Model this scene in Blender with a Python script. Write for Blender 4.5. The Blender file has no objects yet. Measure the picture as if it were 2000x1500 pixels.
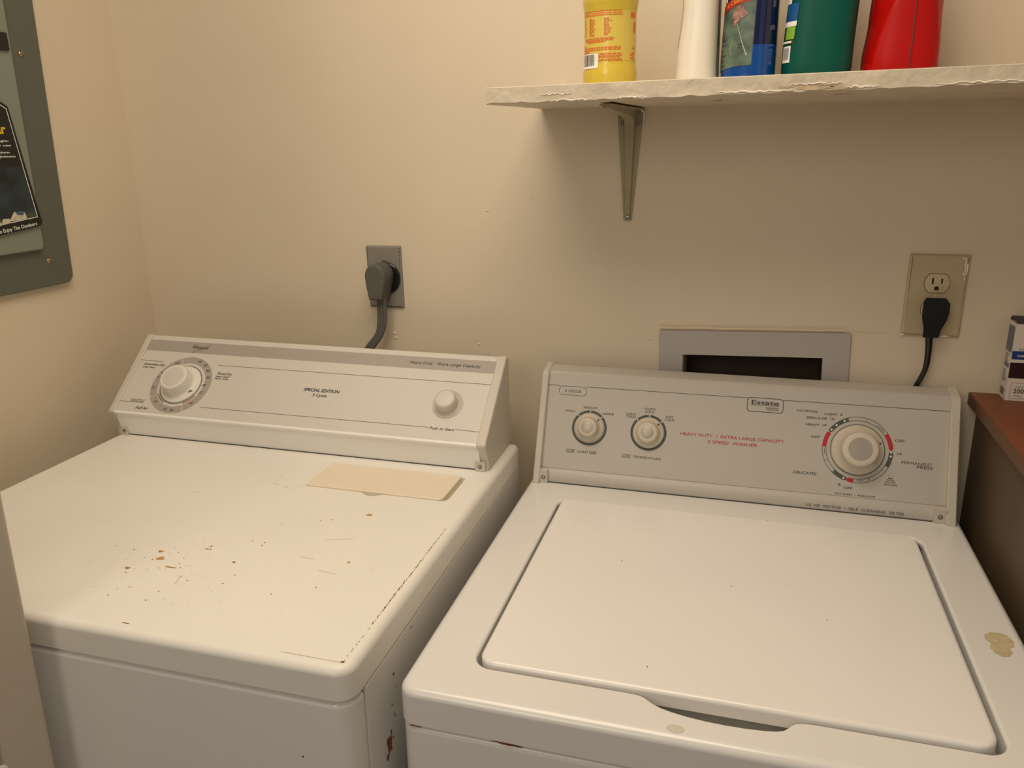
import bpy, bmesh, math, random
from mathutils import Vector, Matrix
from mathutils.geometry import tessellate_polygon
PI = math.pi
random.seed(7)
scn = bpy.context.scene
C = scn.collection

# ------------------------------------------------------------------ camera
cam_d = bpy.data.cameras.new('camera'); cam = bpy.data.objects.new('camera', cam_d); C.objects.link(cam)
R_ = Vector((0.9571, 0.28893, -0.02174)); U_ = Vector((-0.06364, 0.28282, 0.95706)); F_ = Vector((-0.28267, 0.91462, -0.28908))
cam.matrix_world = Matrix(((R_.x, U_.x, -F_.x, 0.0638), (R_.y, U_.y, -F_.y, -1.3702), (R_.z, U_.z, -F_.z, 1.4831), (0, 0, 0, 1)))
cam_d.sensor_width = 36; cam_d.sensor_fit = 'HORIZONTAL'; cam_d.lens = 1555.55 * 36 / 2000; cam_d.clip_start = 0.01
scn.camera = cam

# ------------------------------------------------------------------ world, lights, exposure
w = bpy.data.worlds.new('world'); scn.world = w; w.use_nodes = True
w.node_tree.nodes['Background'].inputs[0].default_value = (1.0, 0.88, 0.74, 1)
w.node_tree.nodes['Background'].inputs[1].default_value = 0.13
def area(name, loc, target, size, power, col, shape='DISK'):
    d = bpy.data.lights.new(name, 'AREA'); d.shape = shape; d.size = size; d.energy = power; d.color = col
    o = bpy.data.objects.new(name, d); C.objects.link(o); o.location = loc
    o.rotation_euler = (Vector(target) - Vector(loc)).to_track_quat('-Z', 'Y').to_euler(); return o
area('closet_ceiling_lamp', (-0.26, -0.82, 2.36), (-0.20, -0.62, 0.0), 1.0, 11.6, (1.0, 0.855, 0.68))
area('hallway_fill_light', (-0.6, -2.8, 2.1), (0.2, -0.2, 1.2), 1.0, 6.8, (1.0, 0.87, 0.70))  # added fill, lifts the wall under the shelf and the machine fronts
area('hallway_daylight', (1.5, -3.2, 1.9), (0, -0.5, 0.9), 1.3, 1.0, (0.80, 0.88, 1.0), 'SQUARE')
scn.view_settings.view_transform = 'Standard'; scn.view_settings.look = 'None'
scn.view_settings.exposure = 0.30; scn.view_settings.gamma = 1.0; scn.view_settings.use_curve_mapping = False

# ------------------------------------------------------------------ materials
MATS = {}
def mat(name, col, rough=0.5, metal=0.0, coat=0.0, spec=0.5, noise=0.0, nscale=8.0, bump=0.0, bscale=60.0, trans=0.0, sss=0.0, detail=3.0):
    if name in MATS: return MATS[name]
    m = bpy.data.materials.new(name); m.use_nodes = True; nt = m.node_tree; b = nt.nodes['Principled BSDF']
    b.inputs['Base Color'].default_value = (*col, 1); b.inputs['Roughness'].default_value = rough
    b.inputs['Metallic'].default_value = metal; b.inputs['Coat Weight'].default_value = coat
    b.inputs['Specular IOR Level'].default_value = spec; b.inputs['Transmission Weight'].default_value = trans
    tc = nt.nodes.new('ShaderNodeTexCoord')
    if noise:
        n = nt.nodes.new('ShaderNodeTexNoise'); n.inputs['Scale'].default_value = nscale; n.inputs['Detail'].default_value = detail
        nt.links.new(tc.outputs['Object'], n.inputs['Vector'])
        r = nt.nodes.new('ShaderNodeValToRGB')
        r.color_ramp.elements[0].position = 0.3; r.color_ramp.elements[1].position = 0.7
        r.color_ramp.elements[0].color = (*[c * (1 - noise) for c in col], 1); r.color_ramp.elements[1].color = (*[min(1, c * (1 + noise)) for c in col], 1)
        nt.links.new(n.outputs['Fac'], r.inputs['Fac']); nt.links.new(r.outputs['Color'], b.inputs['Base Color'])
    if bump:
        n2 = nt.nodes.new('ShaderNodeTexNoise'); n2.inputs['Scale'].default_value = bscale; n2.inputs['Detail'].default_value = 4
        nt.links.new(tc.outputs['Object'], n2.inputs['Vector'])
        bp = nt.nodes.new('ShaderNodeBump'); bp.inputs['Strength'].default_value = bump; bp.inputs['Distance'].default_value = 0.004
        nt.links.new(n2.outputs['Fac'], bp.inputs['Height']); nt.links.new(bp.outputs['Normal'], b.inputs['Normal'])
    MATS[name] = m; return m
M_wall = mat('wall_paint', (0.70, 0.61, 0.47), 0.55, noise=0.025, nscale=3, bump=0.10, bscale=45)
M_ceil = mat('ceiling_paint', (0.78, 0.72, 0.62), 0.8)
M_floor = mat('floor_vinyl', (0.33, 0.27, 0.20), 0.5, noise=0.15, nscale=14)
M_enamel = mat('white_enamel', (0.80, 0.79, 0.76), 0.22, coat=0.25, noise=0.012, nscale=5, bump=0.02, bscale=25)
M_lidw = mat('white_lid_enamel', (0.87, 0.85, 0.815), 0.24, coat=0.3, noise=0.012, nscale=6, bump=0.03, bscale=9)
M_dtop = mat('aged_white_enamel', (0.84, 0.82, 0.755), 0.42, noise=0.02, nscale=5, bump=0.03, bscale=120)
M_plast = mat('console_plastic', (0.60, 0.56, 0.48), 0.4, bump=0.02, bscale=300)
M_face = mat('console_face', (0.52, 0.49, 0.44), 0.42, noise=0.008, nscale=300)
M_faced = mat('dryer_console_face', (0.66, 0.63, 0.57), 0.42, noise=0.008, nscale=300)
M_band = mat('beige_band', (0.40, 0.36, 0.32), 0.5, noise=0.18, nscale=1400)
M_cream = mat('cream_plastic', (0.82, 0.73, 0.58), 0.45, bump=0.02, bscale=200)
M_knob = mat('knob_plastic', (0.62, 0.56, 0.465), 0.35)
M_knobw = mat('white_knob_plastic', (0.78, 0.75, 0.69), 0.35)
M_metal = mat('brushed_metal', (0.46, 0.42, 0.36), 0.42, metal=0.6, noise=0.04, nscale=40)
M_ink = mat('dark_ink', (0.055, 0.055, 0.05), 0.6)
M_gink = mat('grey_green_ink', (0.075, 0.085, 0.07), 0.6)
M_red = mat('red_ink', (0.50, 0.018, 0.035), 0.5)
M_white = mat('white_ink', (0.85, 0.83, 0.78), 0.5)
M_black = mat('black_plastic', (0.008, 0.008, 0.008), 0.25)
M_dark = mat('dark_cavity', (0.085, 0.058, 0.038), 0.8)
M_rust = mat('rust', (0.24, 0.085, 0.025), 0.9, noise=0.5, nscale=300)
M_rust2 = mat('pale_rust', (0.55, 0.30, 0.12), 0.9, noise=0.3, nscale=300)
M_scuff = mat('scuff', (0.42, 0.36, 0.27), 0.9)
M_stain = mat('yellow_stain', (0.60, 0.50, 0.30), 0.35, noise=0.12, nscale=120)
M_grey = mat('grey_metal_plate', (0.245, 0.225, 0.19), 0.45)
M_gplug = mat('grey_rubber', (0.10, 0.097, 0.085), 0.6)
M_panel = mat('grey_panel_enamel', (0.105, 0.112, 0.092), 0.38, coat=0.1, bump=0.03, bscale=80)
M_panel2 = mat('grey_panel_door_enamel', (0.215, 0.235, 0.195), 0.35, coat=0.15, bump=0.03, bscale=80)
M_brass = mat('brass', (0.50, 0.36, 0.20), 0.35, metal=0.9)
M_screw = mat('steel_screw', (0.42, 0.40, 0.36), 0.35, metal=0.8)
M_ivory = mat('ivory_plate', (0.50, 0.42, 0.26), 0.4, noise=0.03, nscale=30)
M_ivory2 = mat('ivory_receptacle', (0.60, 0.50, 0.32), 0.38)
M_box = mat('recess_plastic', (0.44, 0.41, 0.385), 0.55)
M_shelfp = mat('chipped_white_paint', (0.64, 0.56, 0.43), 0.5, noise=0.07, nscale=22, bump=0.6, bscale=50, detail=6)
M_brkt = mat('olive_bracket_enamel', (0.34, 0.30, 0.19), 0.4, noise=0.06, nscale=30)
M_wood = mat('brown_laminate', (0.20, 0.058, 0.018), 0.5, noise=0.10, nscale=12)
M_woode = mat('laminate_edge', (0.13, 0.06, 0.03), 0.6)
M_door = mat('door_paint', (0.52, 0.46, 0.37), 0.5, noise=0.02, nscale=5, bump=0.12, bscale=30)

# ------------------------------------------------------------------ mesh helpers
def obj(name, bm, m, parent=None, smooth=True, angle=0.6, wn=True, M=None, kind=None, label=None):
    me = bpy.data.meshes.new(name)
    bmesh.ops.recalc_face_normals(bm, faces=bm.faces)
    if smooth:
        for f in bm.faces: f.smooth = True
        for e in bm.edges:
            if len(e.link_faces) == 2 and e.calc_face_angle(0) > angle: e.smooth = False
    bm.to_mesh(me); bm.free()
    for x in (m if isinstance(m, (list, tuple)) else [m]): me.materials.append(x)
    o = bpy.data.objects.new(name, me); C.objects.link(o)
    if parent is not None: o.parent = parent
    if M is not None: o.matrix_local = M
    if smooth and wn:
        md = o.modifiers.new('weighted', 'WEIGHTED_NORMAL'); md.keep_sharp = True; md.weight = 80
    if kind: o['kind'] = kind
    if label: o['label'] = label
    return o
def thing(name, label, cat, M=None, group=None, kind=None):
    o = bpy.data.objects.new(name, None); C.objects.link(o); o.empty_display_size = 0.05
    if M is not None: o.matrix_world = M
    if label: o['label'] = label
    if cat: o['category'] = cat
    if group: o['group'] = group
    if kind: o['kind'] = kind
    return o
def tag(o, label, cat, group=None):
    o['label'] = label; o['category'] = cat
    if group: o['group'] = group
    return o
def T(x, y, z): return Matrix.Translation((x, y, z))
def bx(bm, lo, hi, bev=0.0, seg=3, M=None):
    r = bmesh.ops.create_cube(bm, size=1.0); vs = r['verts']
    for v in vs: v.co = Vector([lo[i] + (v.co[i] + 0.5) * (hi[i] - lo[i]) for i in range(3)])
    if bev:
        es = list({e for v in vs for e in v.link_edges})
        g = bmesh.ops.bevel(bm, geom=es, offset=bev, segments=seg, affect='EDGES', profile=0.5)
        vs = list({v for f in g['faces'] for v in f.verts} | {v for v in vs if v.is_valid})
    if M is not None:
        for v in vs: v.co = M @ v.co
    return vs
def rr(x0, y0, x1, y1, r, n=6):
    """rounded rectangle, counter clockwise; r a number or four (bl, br, tr, tl)"""
    rs = r if isinstance(r, (list, tuple)) else [r] * 4
    pts = []
    for (cx, cy, a0, q) in ((x0, y0, PI, rs[0]), (x1, y0, 1.5 * PI, rs[1]), (x1, y1, 0, rs[2]), (x0, y1, 0.5 * PI, rs[3])):
        ox = cx + (q if cx == x0 else -q); oy = cy + (q if cy == y0 else -q)
        for i in range(n + 1):
            a = a0 + 0.5 * PI * i / n; pts.append((ox + q * math.cos(a), oy + q * math.sin(a)))
    return pts
def offset(pts, d):
    """offset a ccw loop outward by d along vertex normals"""
    out = []; n = len(pts)
    for i in range(n):
        a = Vector(pts[i - 1]); b = Vector(pts[i]); c = Vector(pts[(i + 1) % n])
        t1 = (b - a); t2 = (c - b)
        t1 = t1.normalized() if t1.length > 1e-9 else t2.normalized(); t2 = t2.normalized() if t2.length > 1e-9 else t1
        t = (t1 + t2).normalized(); nn = Vector((t.y, -t.x)); k = max(0.5, nn.dot(Vector((t1.y, -t1.x))))
        out.append((b.x + nn.x * d / k, b.y + nn.y * d / k))
    return out
def ring(bm, pts, z): return [bm.verts.new((p[0], p[1], z(p) if callable(z) else z)) for p in pts]
def bridge(bm, a, b):
    n = len(a)
    for i in range(n):
        j = (i + 1) % n; bm.faces.new((a[i], a[j], b[j], b[i]))
def cap(bm, loops):
    polys = [[v.co.copy() for v in l] for l in loops]; flat = [v for l in loops for v in l]
    for t in tessellate_polygon(polys):
        try: bm.faces.new([flat[i] for i in t])
        except ValueError: pass
def rounded_loops(bm, pts, z0, z1, r, n=4, shrink=True):
    """walls from z0 up to z1 with the last r rounded inward; returns (bottom ring, top ring)"""
    bot = ring(bm, pts, z0); prev = bot
    for i in range(n + 1):
        a = 0.5 * PI * i / n; cur = ring(bm, offset(pts, -r * (1 - math.cos(a)) * (1 if shrink else -1)), z1 - r + r * math.sin(a))
        bridge(bm, prev, cur); prev = cur
    return bot, prev
def prism(bm, pts, z0, z1, r=0.0, n=3):
    if r:
        b, t = rounded_loops(bm, pts, z0, z1, r, n)
    else:
        b = ring(bm, pts, z0); t = ring(bm, pts, z1); bridge(bm, b, t)
    cap(bm, [b]); cap(bm, [t]); return b, t
def extrude_x(bm, prof, x0, x1, caps=True, bev=0.0):
    """profile of (y,z) points swept from x0 to x1"""
    if bev:
        pin = offset(prof, -bev) if area2(prof) > 0 else offset(prof, bev)
        rings = [(pin, x0), (prof, x0 + bev), (prof, x1 - bev), (pin, x1)]
    else: rings = [(prof, x0), (prof, x1)]
    rs = [[bm.verts.new((x, p[0], p[1])) for p in pr] for pr, x in rings]
    for a, b in zip(rs, rs[1:]): bridge(bm, a, b)
    if caps: cap(bm, [rs[0]]); cap(bm, [rs[-1]])
def area2(p): return sum(p[i - 1][0] * p[i][1] - p[i][0] * p[i - 1][1] for i in range(len(p)))
def lathe(bm, prof, n=48, M=None, cap0=True, cap1=True):
    rs = []
    for (r, z) in prof:
        rs.append([bm.verts.new((r * math.cos(2 * PI * i / n), r * math.sin(2 * PI * i / n), z)) for i in range(n)])
    for a, b in zip(rs, rs[1:]): bridge(bm, a, b)
    if cap0: bm.faces.new(list(reversed(rs[0])))
    if cap1: bm.faces.new(rs[-1])
    if M is not None:
        for l in rs:
            for v in l: v.co = M @ v.co
def tube(bm, pts, r, n=10):
    pts = [Vector(p) for p in pts]; rs = []; up = Vector((0, 1, 0.13)).normalized()
    for i, p in enumerate(pts):
        t = (pts[min(i + 1, len(pts) - 1)] - pts[max(i - 1, 0)]).normalized(); a = t.cross(up).normalized(); b = a.cross(t)
        q = r[i] if isinstance(r, (list, tuple)) else r
        rs.append([bm.verts.new(p + a * q * math.cos(2 * PI * k / n) + b * q * math.sin(2 * PI * k / n)) for k in range(n)])
    for x, y in zip(rs, rs[1:]): bridge(bm, x, y)
    bm.faces.new(rs[0]); bm.faces.new(list(reversed(rs[-1])))
def bez(ps, n=24):
    """catmull-rom through points"""
    ps = [Vector(p) for p in ps]; P = [2 * ps[0] - ps[1]] + ps + [2 * ps[-1] - ps[-2]]; out = []
    for i in range(1, len(P) - 2):
        for k in range(n):
            t = k / n; a, b, c, d = P[i - 1:i + 3]
            out.append(0.5 * ((2 * b) + (c - a) * t + (2 * a - 5 * b + 4 * c - d) * t * t + (3 * b - a - 3 * c + d) * t ** 3))
    out.append(ps[-1]); return out
_tc = {}
def text_tris(s, bold=0.0):
    k = (s, bold)
    if k in _tc: return _tc[k]
    cu = bpy.data.curves.new('t', 'FONT'); cu.body = s; cu.size = 1; cu.offset = bold; cu.fill_mode = 'FRONT'; cu.resolution_u = 3
    o = bpy.data.objects.new('t', cu); me = bpy.data.meshes.new_from_object(o)
    vs = [v.co.to_2d() for v in me.vertices]; fs = [list(p.vertices) for p in me.polygons]
    bpy.data.objects.remove(o); bpy.data.curves.remove(cu); bpy.data.meshes.remove(me)
    _tc[k] = (vs, fs); return vs, fs
def txt(bm, s, x0, x1, y, h, z=0.0004, shear=0.0, bold=0.012, fmap=None, rot=0.0):
    """text from x0 to x1 with its baseline at y and capital height h"""
    if 'M' in s: bold = 0.0
    vs, fs = text_tris(s, bold); cv, _ = text_tris('H', bold); H = max(v.y for v in cv)
    a = min(v.x for v in vs); b = max(v.x for v in vs); nv = []
    cr, sr = math.cos(rot), math.sin(rot)
    for v in vs:
        yy = v.y / H * h; xx = (v.x - a) / (b - a) * (x1 - x0) + shear * yy
        px, py = x0 + xx * cr - yy * sr, y + xx * sr + yy * cr
        nv.append(bm.verts.new(fmap(px, py) if fmap else (px, py, z)))
    for f in fs:
        try: bm.faces.new([nv[i] for i in f])
        except ValueError: pass
def q4(bm, x0, y0, x1, y1, z=0.0004, fmap=None, nx=1):
    cols = []
    for i in range(nx + 1):
        x = x0 + (x1 - x0) * i / nx
        cols.append([bm.verts.new(fmap(x, y) if fmap else (x, y, z)) for y in (y0, y1)])
    for a, b in zip(cols, cols[1:]): bm.faces.new((a[0], b[0], b[1], a[1]))
def line(bm, x0, y0, x1, y1, wd, z=0.0004):
    d = Vector((x1 - x0, y1 - y0)).normalized() * wd / 2; n = Vector((-d.y, d.x))
    bm.faces.new([bm.verts.new((x, y, z)) for x, y in ((x0 + n.x, y0 + n.y), (x0 - n.x, y0 - n.y), (x1 - n.x, y1 - n.y), (x1 + n.x, y1 + n.y))])
def arc(bm, cx, cy, r0, r1, a0, a1, z=0.0004, ends=(0, 0)):
    """annulus sector in degrees; ends = rounded cap flags"""
    n = max(3, int(abs(a1 - a0) / 4)); prev = None
    for i in range(n + 1):
        a = math.radians(a0 + (a1 - a0) * i / n); c, s = math.cos(a), math.sin(a)
        cur = (bm.verts.new((cx + r0 * c, cy + r0 * s, z)), bm.verts.new((cx + r1 * c, cy + r1 * s, z)))
        if prev: bm.faces.new((prev[0], prev[1], cur[1], cur[0]))
        prev = cur
    rm, rw = (r0 + r1) / 2, abs(r1 - r0) / 2
    for fl, ad in zip(ends, (a0, a1)):
        if fl: disc(bm, cx + rm * math.cos(math.radians(ad)), cy + rm * math.sin(math.radians(ad)), rw, z - 0.00012)
def disc(bm, cx, cy, r, z=0.0004, n=16, sx=1.0):
    bm.faces.new([bm.verts.new((cx + r * sx * math.cos(2 * PI * i / n), cy + r * math.sin(2 * PI * i / n), z)) for i in range(n)])
def rrline(bm, x0, y0, x1, y1, r, wd, z=0.0004):
    a = ring(bm, rr(x0, y0, x1, y1, r), z); b = ring(bm, rr(x0 + wd, y0 + wd, x1 - wd, y1 - wd, r - wd * .7), z); bridge(bm, a, b)
def blob(bm, x, y, rx, ry, z, n=9, rot=0.0):
    vs = []
    for i in range(n):
        a = 2 * PI * i / n; k = 0.65 + 0.6 * random.random(); px, py = rx * k * math.cos(a), ry * k * math.sin(a)
        vs.append(bm.verts.new((x + px * math.cos(rot) - py * math.sin(rot), y + px * math.sin(rot) + py * math.cos(rot), z)))
    bm.faces.new(vs)
def frame_M(o, ux, uy, uz): return Matrix(((ux[0], uy[0], uz[0], o[0]), (ux[1], uy[1], uz[1], o[1]), (ux[2], uy[2], uz[2], o[2]), (0, 0, 0, 1)))
def screw_bm(bm, M, r=0.0035, h=0.0018):
    lathe(bm, [(r, 0), (r, h * .5), (r * .8, h * .9), (r * .35, h), (r * .3, h * .5)], 16, M)
NB = bmesh.new

# ================================================================== the closet
XL = -1.1495
def wall_left():
    bm = NB(); f = lambda z: XL - 0.0086 * (1.5 - z)
    pts = [(f(z), y, z) for z in (0, 2.4) for y in (-0.95, 0.10)]; t = 0.1
    a = [bm.verts.new(p) for p in (pts[0], pts[1], pts[3], pts[2])]; b = [bm.verts.new((p.co.x - t, p.co.y, p.co.z)) for p in a]
    bridge(bm, a, b); bm.faces.new(a); bm.faces.new(list(reversed(b)))
    obj('wall_left', bm, M_wall, kind='structure', smooth=False)
wall_left()
# washing-machine outlet box: hole in the back wall
tilt = 0.028; BXC = (0.0665, 1.075)
HX0, HX1, HZ0, HZ1 = -0.046, 0.182, 0.975, 1.129
def wall_back():
    bm = NB(); xs = [-1.26, HX0, HX1, 0.96]; zs = [0, HZ0, HZ1 + 0.004, 2.4]
    for yy in (0.0, 0.11):
        g = [[bm.verts.new((x, yy, z)) for z in zs] for x in xs]
        for i in range(3):
            for j in range(3):
                if (i, j) != (1, 1): bm.faces.new((g[i][j], g[i + 1][j], g[i + 1][j + 1], g[i][j + 1]))
        if yy == 0: fr = g
    for a, b in (((1, 1), (2, 1)), ((2, 1), (2, 2)), ((2, 2), (1, 2)), ((1, 2), (1, 1))):
        bm.faces.new((fr[a[0]][a[1]], fr[b[0]][b[1]], g[b[0]][b[1]], g[a[0]][a[1]]))
    o = obj('wall_back', bm, M_wall, kind='structure', smooth=False)
    bm = NB()   # paint drips and dents on the wall
    for (x, z, rx, rz) in ((-0.595, 1.137, .004, .002), (-0.593, 1.128, .0035, .002), (-0.423, 1.124, .0025, .0018), (-0.404, 1.107, .001, .006), (-0.398, 1.37, .003, .0015), (-0.318, 1.392, .0014, .0014), (0.245, 1.178, .03, .0006), (-0.105, 1.150, .006, .0012)):
        M = T(x, 0.0, z) @ Matrix.Diagonal((rx, 0.0016, rz, 1))
        bmesh.ops.create_uvsphere(bm, u_segments=12, v_segments=8, radius=1, matrix=M)
    obj('paint_drips', bm, mat('paint_lump', (0.74, 0.66, 0.52), 0.5), o)
wall_back()
bm = NB(); bx(bm, (0.90, -0.95, 0), (1.0, 0.0, 2.4)); obj('wall_right', bm, M_wall, kind='structure', smooth=False)
bm = NB(); bx(bm, (-1.6, -2.6, -0.05), (1.6, 0.11, 0)); obj('floor', bm, M_floor, kind='structure', smooth=False)
bm = NB(); bx(bm, (-1.26, -0.95, 2.4), (1.0, 0.11, 2.45)); obj('ceiling', bm, M_ceil, kind='structure', smooth=False)

# ================================================================== louvred bifold door
def bifold():
    root = thing('door_1', None, None, kind='structure')
    def leaf(E, ang, L, M_):
        d = Vector((-math.sin(ang), -math.cos(ang), 0)); n = Vector((d.y, -d.x, 0))
        if n.x < 0: n = -n
        Mx = T(E.x, E.y, 0.975) @ Matrix.Rotation(math.radians(2.0), 4, 'Y') @ T(0, 0, -0.975) @ frame_M((0, 0, 0), d, -n, (0, 0, 1))   # the leaf hangs slightly out of plumb
        Hh = 2.0; th = 0.028; sw = 0.047
        for x0 in (0, L - sw):
            b = NB(); bx(b, (x0, 0, 0.02), (x0 + sw, th, Hh), 0.004, 3); obj('stile', b, M_door, root, M=Mx)
        for z0, z1 in ((0.02, 0.20), (0.86, 0.93), (Hh - 0.09, Hh)):
            b = NB(); bx(b, (sw, 0.002, z0), (L - sw, th - 0.002, z1), 0.002, 2); obj('rail', b, M_door, root, M=Mx)
        b = NB()
        z = 0.215
        while z < Hh - 0.10:
            if not 0.845 < z < 0.945:
                m2 = T(0, th / 2, z) @ Matrix.Rotation(math.radians(-42), 4, 'X')
                bx(b, (sw - 0.004, -0.018, -0.003), (L - sw + 0.004, 0.018, 0.003), 0.0015, 2, M=m2)
            z += 0.030
        obj('louvre_slats', b, M_door, root, M=Mx)
    a = math.radians(30)
    leaf(Vector((-0.6755, -0.800, 0)), a, 0.40, 0)
    E2 = Vector((-0.682 - 0.44 * math.sin(a), -0.812 - 0.44 * math.cos(a), 0))
bifold()

# ================================================================== WASHER
H0 = 0.914
ux = Vector((0.99989, 0.01307, -0.00761)); uy = Vector((-0.01307, 0.99991, 0)); uz = ux.cross(uy)
Wm = frame_M(Vector((-0.2853, -0.702, 0.914)) - uz * H0, ux, uy, uz)
washer = thing('washing_machine', 'white top-load washing machine with grey and red dial markings, beside the rust-specked dryer', 'washing machine', Wm)
TOP = T(0, 0, H0)
HOLE = dict(x0=0.0691, y0=0.0598, x1=0.6161, y1=0.5166)
def washer_hole(n=6):
    """recess outline, ccw, with the hand scoop in its front edge"""
    h = HOLE; r = (0.020, 0.024, 0.020, 0.024)
    base = rr(h['x0'], h['y0'], h['x1'], h['y1'], 0.022, 8)
    scoop = [(0.245, 0.0598), (0.256, 0.0594), (0.262, 0.0585), (0.267, 0.0560), (0.2715, 0.0525), (0.2765, 0.0488), (0.285, 0.0448), (0.296, 0.0415), (0.312, 0.0385), (0.330, 0.0366),
             (0.350, 0.0358), (0.370, 0.0362), (0.388, 0.0378), (0.400, 0.0400), (0.4070, 0.0430), (0.4110, 0.0475), (0.4145, 0.0525), (0.419, 0.0562), (0.425, 0.0585), (0.433, 0.0595), (0.445, 0.0598)]
    k = 9  # after the bottom-left corner
    extra = [(0.09 + 0.15 * i / 6, 0.0598) for i in range(1, 6)]; extra2 = [(0.46 + 0.12 * i / 6, 0.0598) for i in range(1, 6)]
    return base[:k] + extra + scoop + extra2 + base[k:]
def build_washer():
    W_, D_ = 0.686, 0.680
    out = rr(0, 0, W_, D_, (0.022, 0.022, 0.012, 0.012), 8)
    b = NB()
    bot, top = rounded_loops(b, out, -0.0445, 0.0, 0.010, 6)
    hole = washer_hole()
    o1 = offset(hole, 0.004)
    prev = first = ring(b, o1, 0.0)
    for i in range(1, 6):
        a = 0.5 * PI * i / 5; cur = ring(b, offset(hole, 0.004 * (1 - math.sin(a))), -0.004 * (1 - math.cos(a))); bridge(b, prev, cur); prev = cur
    fl = ring(b, offset(hole, 0.0), -0.030); bridge(b, prev, fl)
    cap(b, [fl]); cap(b, [top, first]); cap(b, [bot])
    obj('top_panel', b, M_enamel, washer, M=TOP, angle=0.9)
    # cabinet
    b = NB(); prism(b, rr(0.001, 0.001, W_ - 0.001, D_ - 0.001, (0.022, 0.022, 0.008, 0.008), 8), 0.02 - H0, -0.0475, 0.008, 4)
    obj('cabinet', b, M_enamel, washer, M=TOP)
    for x in (0.06, 0.626):
        for y in (0.06, 0.63):
            b = NB(); lathe(b, [(0.022, 0), (0.022, 0.010), (0.008, 0.012), (0.008, 0.03)], 20, T(x, y, -0.0045 if x > .3 else 0.001)); obj('foot', b, M_black, washer)
    # lid
    h = HOLE; pts = rr(h['x0'] + 0.0050, h['y0'] + 0.0035, h['x1'] - 0.0075, h['y1'] - 0.002, (0.020, 0.022, 0.024, 0.022), 8)
    dense = []
    for i, p in enumerate(pts):
        q = pts[(i + 1) % len(pts)]; dense.append(p)
        if abs(p[1] - q[1]) < 1e-6 and q[0] - p[0] > 0.3:
            dense += [(p[0] + (q[0] - p[0]) * k / 60, p[1]) for k in range(1, 60)]
    def sst(x, a, c): t = max(0, min(1, (x - a) / (c - a))); return t * t * (3 - 2 * t)
    def lowz(p):
        if p[1] > 0.1: return -0.014
        return -0.014 + 0.0128 * (sst(p[0], 0.298, 0.311) - sst(p[0], 0.388, 0.405))
    b = NB(); prev = bot = ring(b, dense, lowz)
    zt = lambda p: 0.0045
    prev2 = ring(b, dense, -0.0008); bridge(b, prev, prev2); prev = prev2
    for i in range(1, 7):
        a = 0.5 * PI * i / 6; cur = ring(b, offset(dense, -0.005 * (1 - math.cos(a))), -0.0005 + 0.005 * math.sin(a)); bridge(b, prev, cur); prev = cur
    cap(b, [prev]); cap(b, [bot])
    lid = obj('lid', b, M_lidw, washer, M=TOP, angle=0.9)
    b = NB()
    for (x, y) in ((0.4647, 0.2486), (0.2631, 0.1016), (0.3996, 0.5095), (0.575, 0.5095), (0.35, .30), (0.20, .33)): disc(b, x, y, 0.0009, 0.0047, 8)
    obj('speck_marks', b, M_ink, lid)
    for x0, x1 in ((0.0725, 0.083), (0.604, 0.6145)):
        b = NB(); bx(b, (x0, 0.494, -0.020), (x1, 0.512, -0.005), 0.002, 2); obj('hinge', b, M_dark, washer, M=TOP)
    # stains on the top
    b = NB()
    vs = [(0.643, 0.272), (0.650, 0.279), (0.660, 0.280), (0.668, 0.277), (0.672, 0.266), (0.670, 0.254), (0.664, 0.250), (0.665, 0.241), (0.659, 0.232), (0.651, 0.230), (0.645, 0.236), (0.642, 0.246), (0.646, 0.255), (0.641, 0.263)]
    b.faces.new([b.verts.new((x, y, 0.0003)) for x, y in vs])
    obj('dried_spill_stain', b, M_stain, washer, M=TOP, smooth=False)
    b = NB(); blob(b, 0.0707, 0.029, 0.002, 0.002, 0.0003); blob(b, 0.652, 0.262, 0.002, 0.001, 0.0006)
    blob(b, 0.640, 0.228, 0.0012, 0.003, 0.0003); blob(b, 0.643, 0.222, 0.002, 0.001, 0.0003)
    obj('paint_chip', b, M_white, washer, M=TOP, smooth=False)
    b = NB(); disc(b, 0.302, 0.0150, 0.006, 0.0003, sx=1.5); obj('faint_smudge', b, mat('smudge', (0.66, 0.62, 0.52), 0.4), washer, M=TOP, smooth=False)
    # rust in the seam under the top
    RM = TOP @ Matrix.Rotation(PI / 2, 4, 'X')
    for lst in (((0.018, -0.0466, .004, .0008), (0.024, -0.0470, .005, .0006)), ((0.115, -0.0462, .006, .0008), (0.128, -0.0474, .010, .0013), (0.140, -0.0478, .005, .0007))):
        b = NB()
        for x, z, rx, rz in lst: tube(b, [(x + rx * (k / 4 - 1), 0.0014, z + random.uniform(-.0003, .0003)) for k in range(9)], [rz * (0.3 + 0.7 * math.sin(PI * k / 8)) for k in range(9)], 6)
        obj('seam_rust', b, M_rust, washer, M=TOP)
    # console
    con = NB()
    prof = [(0.578, 0.0), (0.578, 0.008), (0.5795, 0.013), (0.5825, 0.018), (0.587, 0.0222), (0.5875, 0.0232), (0.5868, 0.0243), (0.6500, 0.178), (0.6535, 0.1815), (0.660, 0.1835), (0.678, 0.1870), (0.6825, 0.1850), (0.6810, 0.178), (0.672, 0.168), (0.672, 0.0)]
    extrude_x(con, prof, 0.019, 0.6625)
    console = obj('console', con, M_face, washer, M=TOP, angle=0.35)
    pc = [(0.5664, 0.0), (0.5668, 0.005), (0.6405, 0.176), (0.6440, 0.1805), (0.6500, 0.1835), (0.6790, 0.1895), (0.6840, 0.187), (0.6830, 0.178), (0.674, 0.168), (0.674, 0.0)]
    for x0, x1 in ((0.0083, 0.0197), (0.6610, 0.6749)):
        b = NB(); extrude_x(b, pc, x0, x1, bev=0.0015); obj('end_cap', b, M_plast, washer, M=TOP, angle=0.35)
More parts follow.
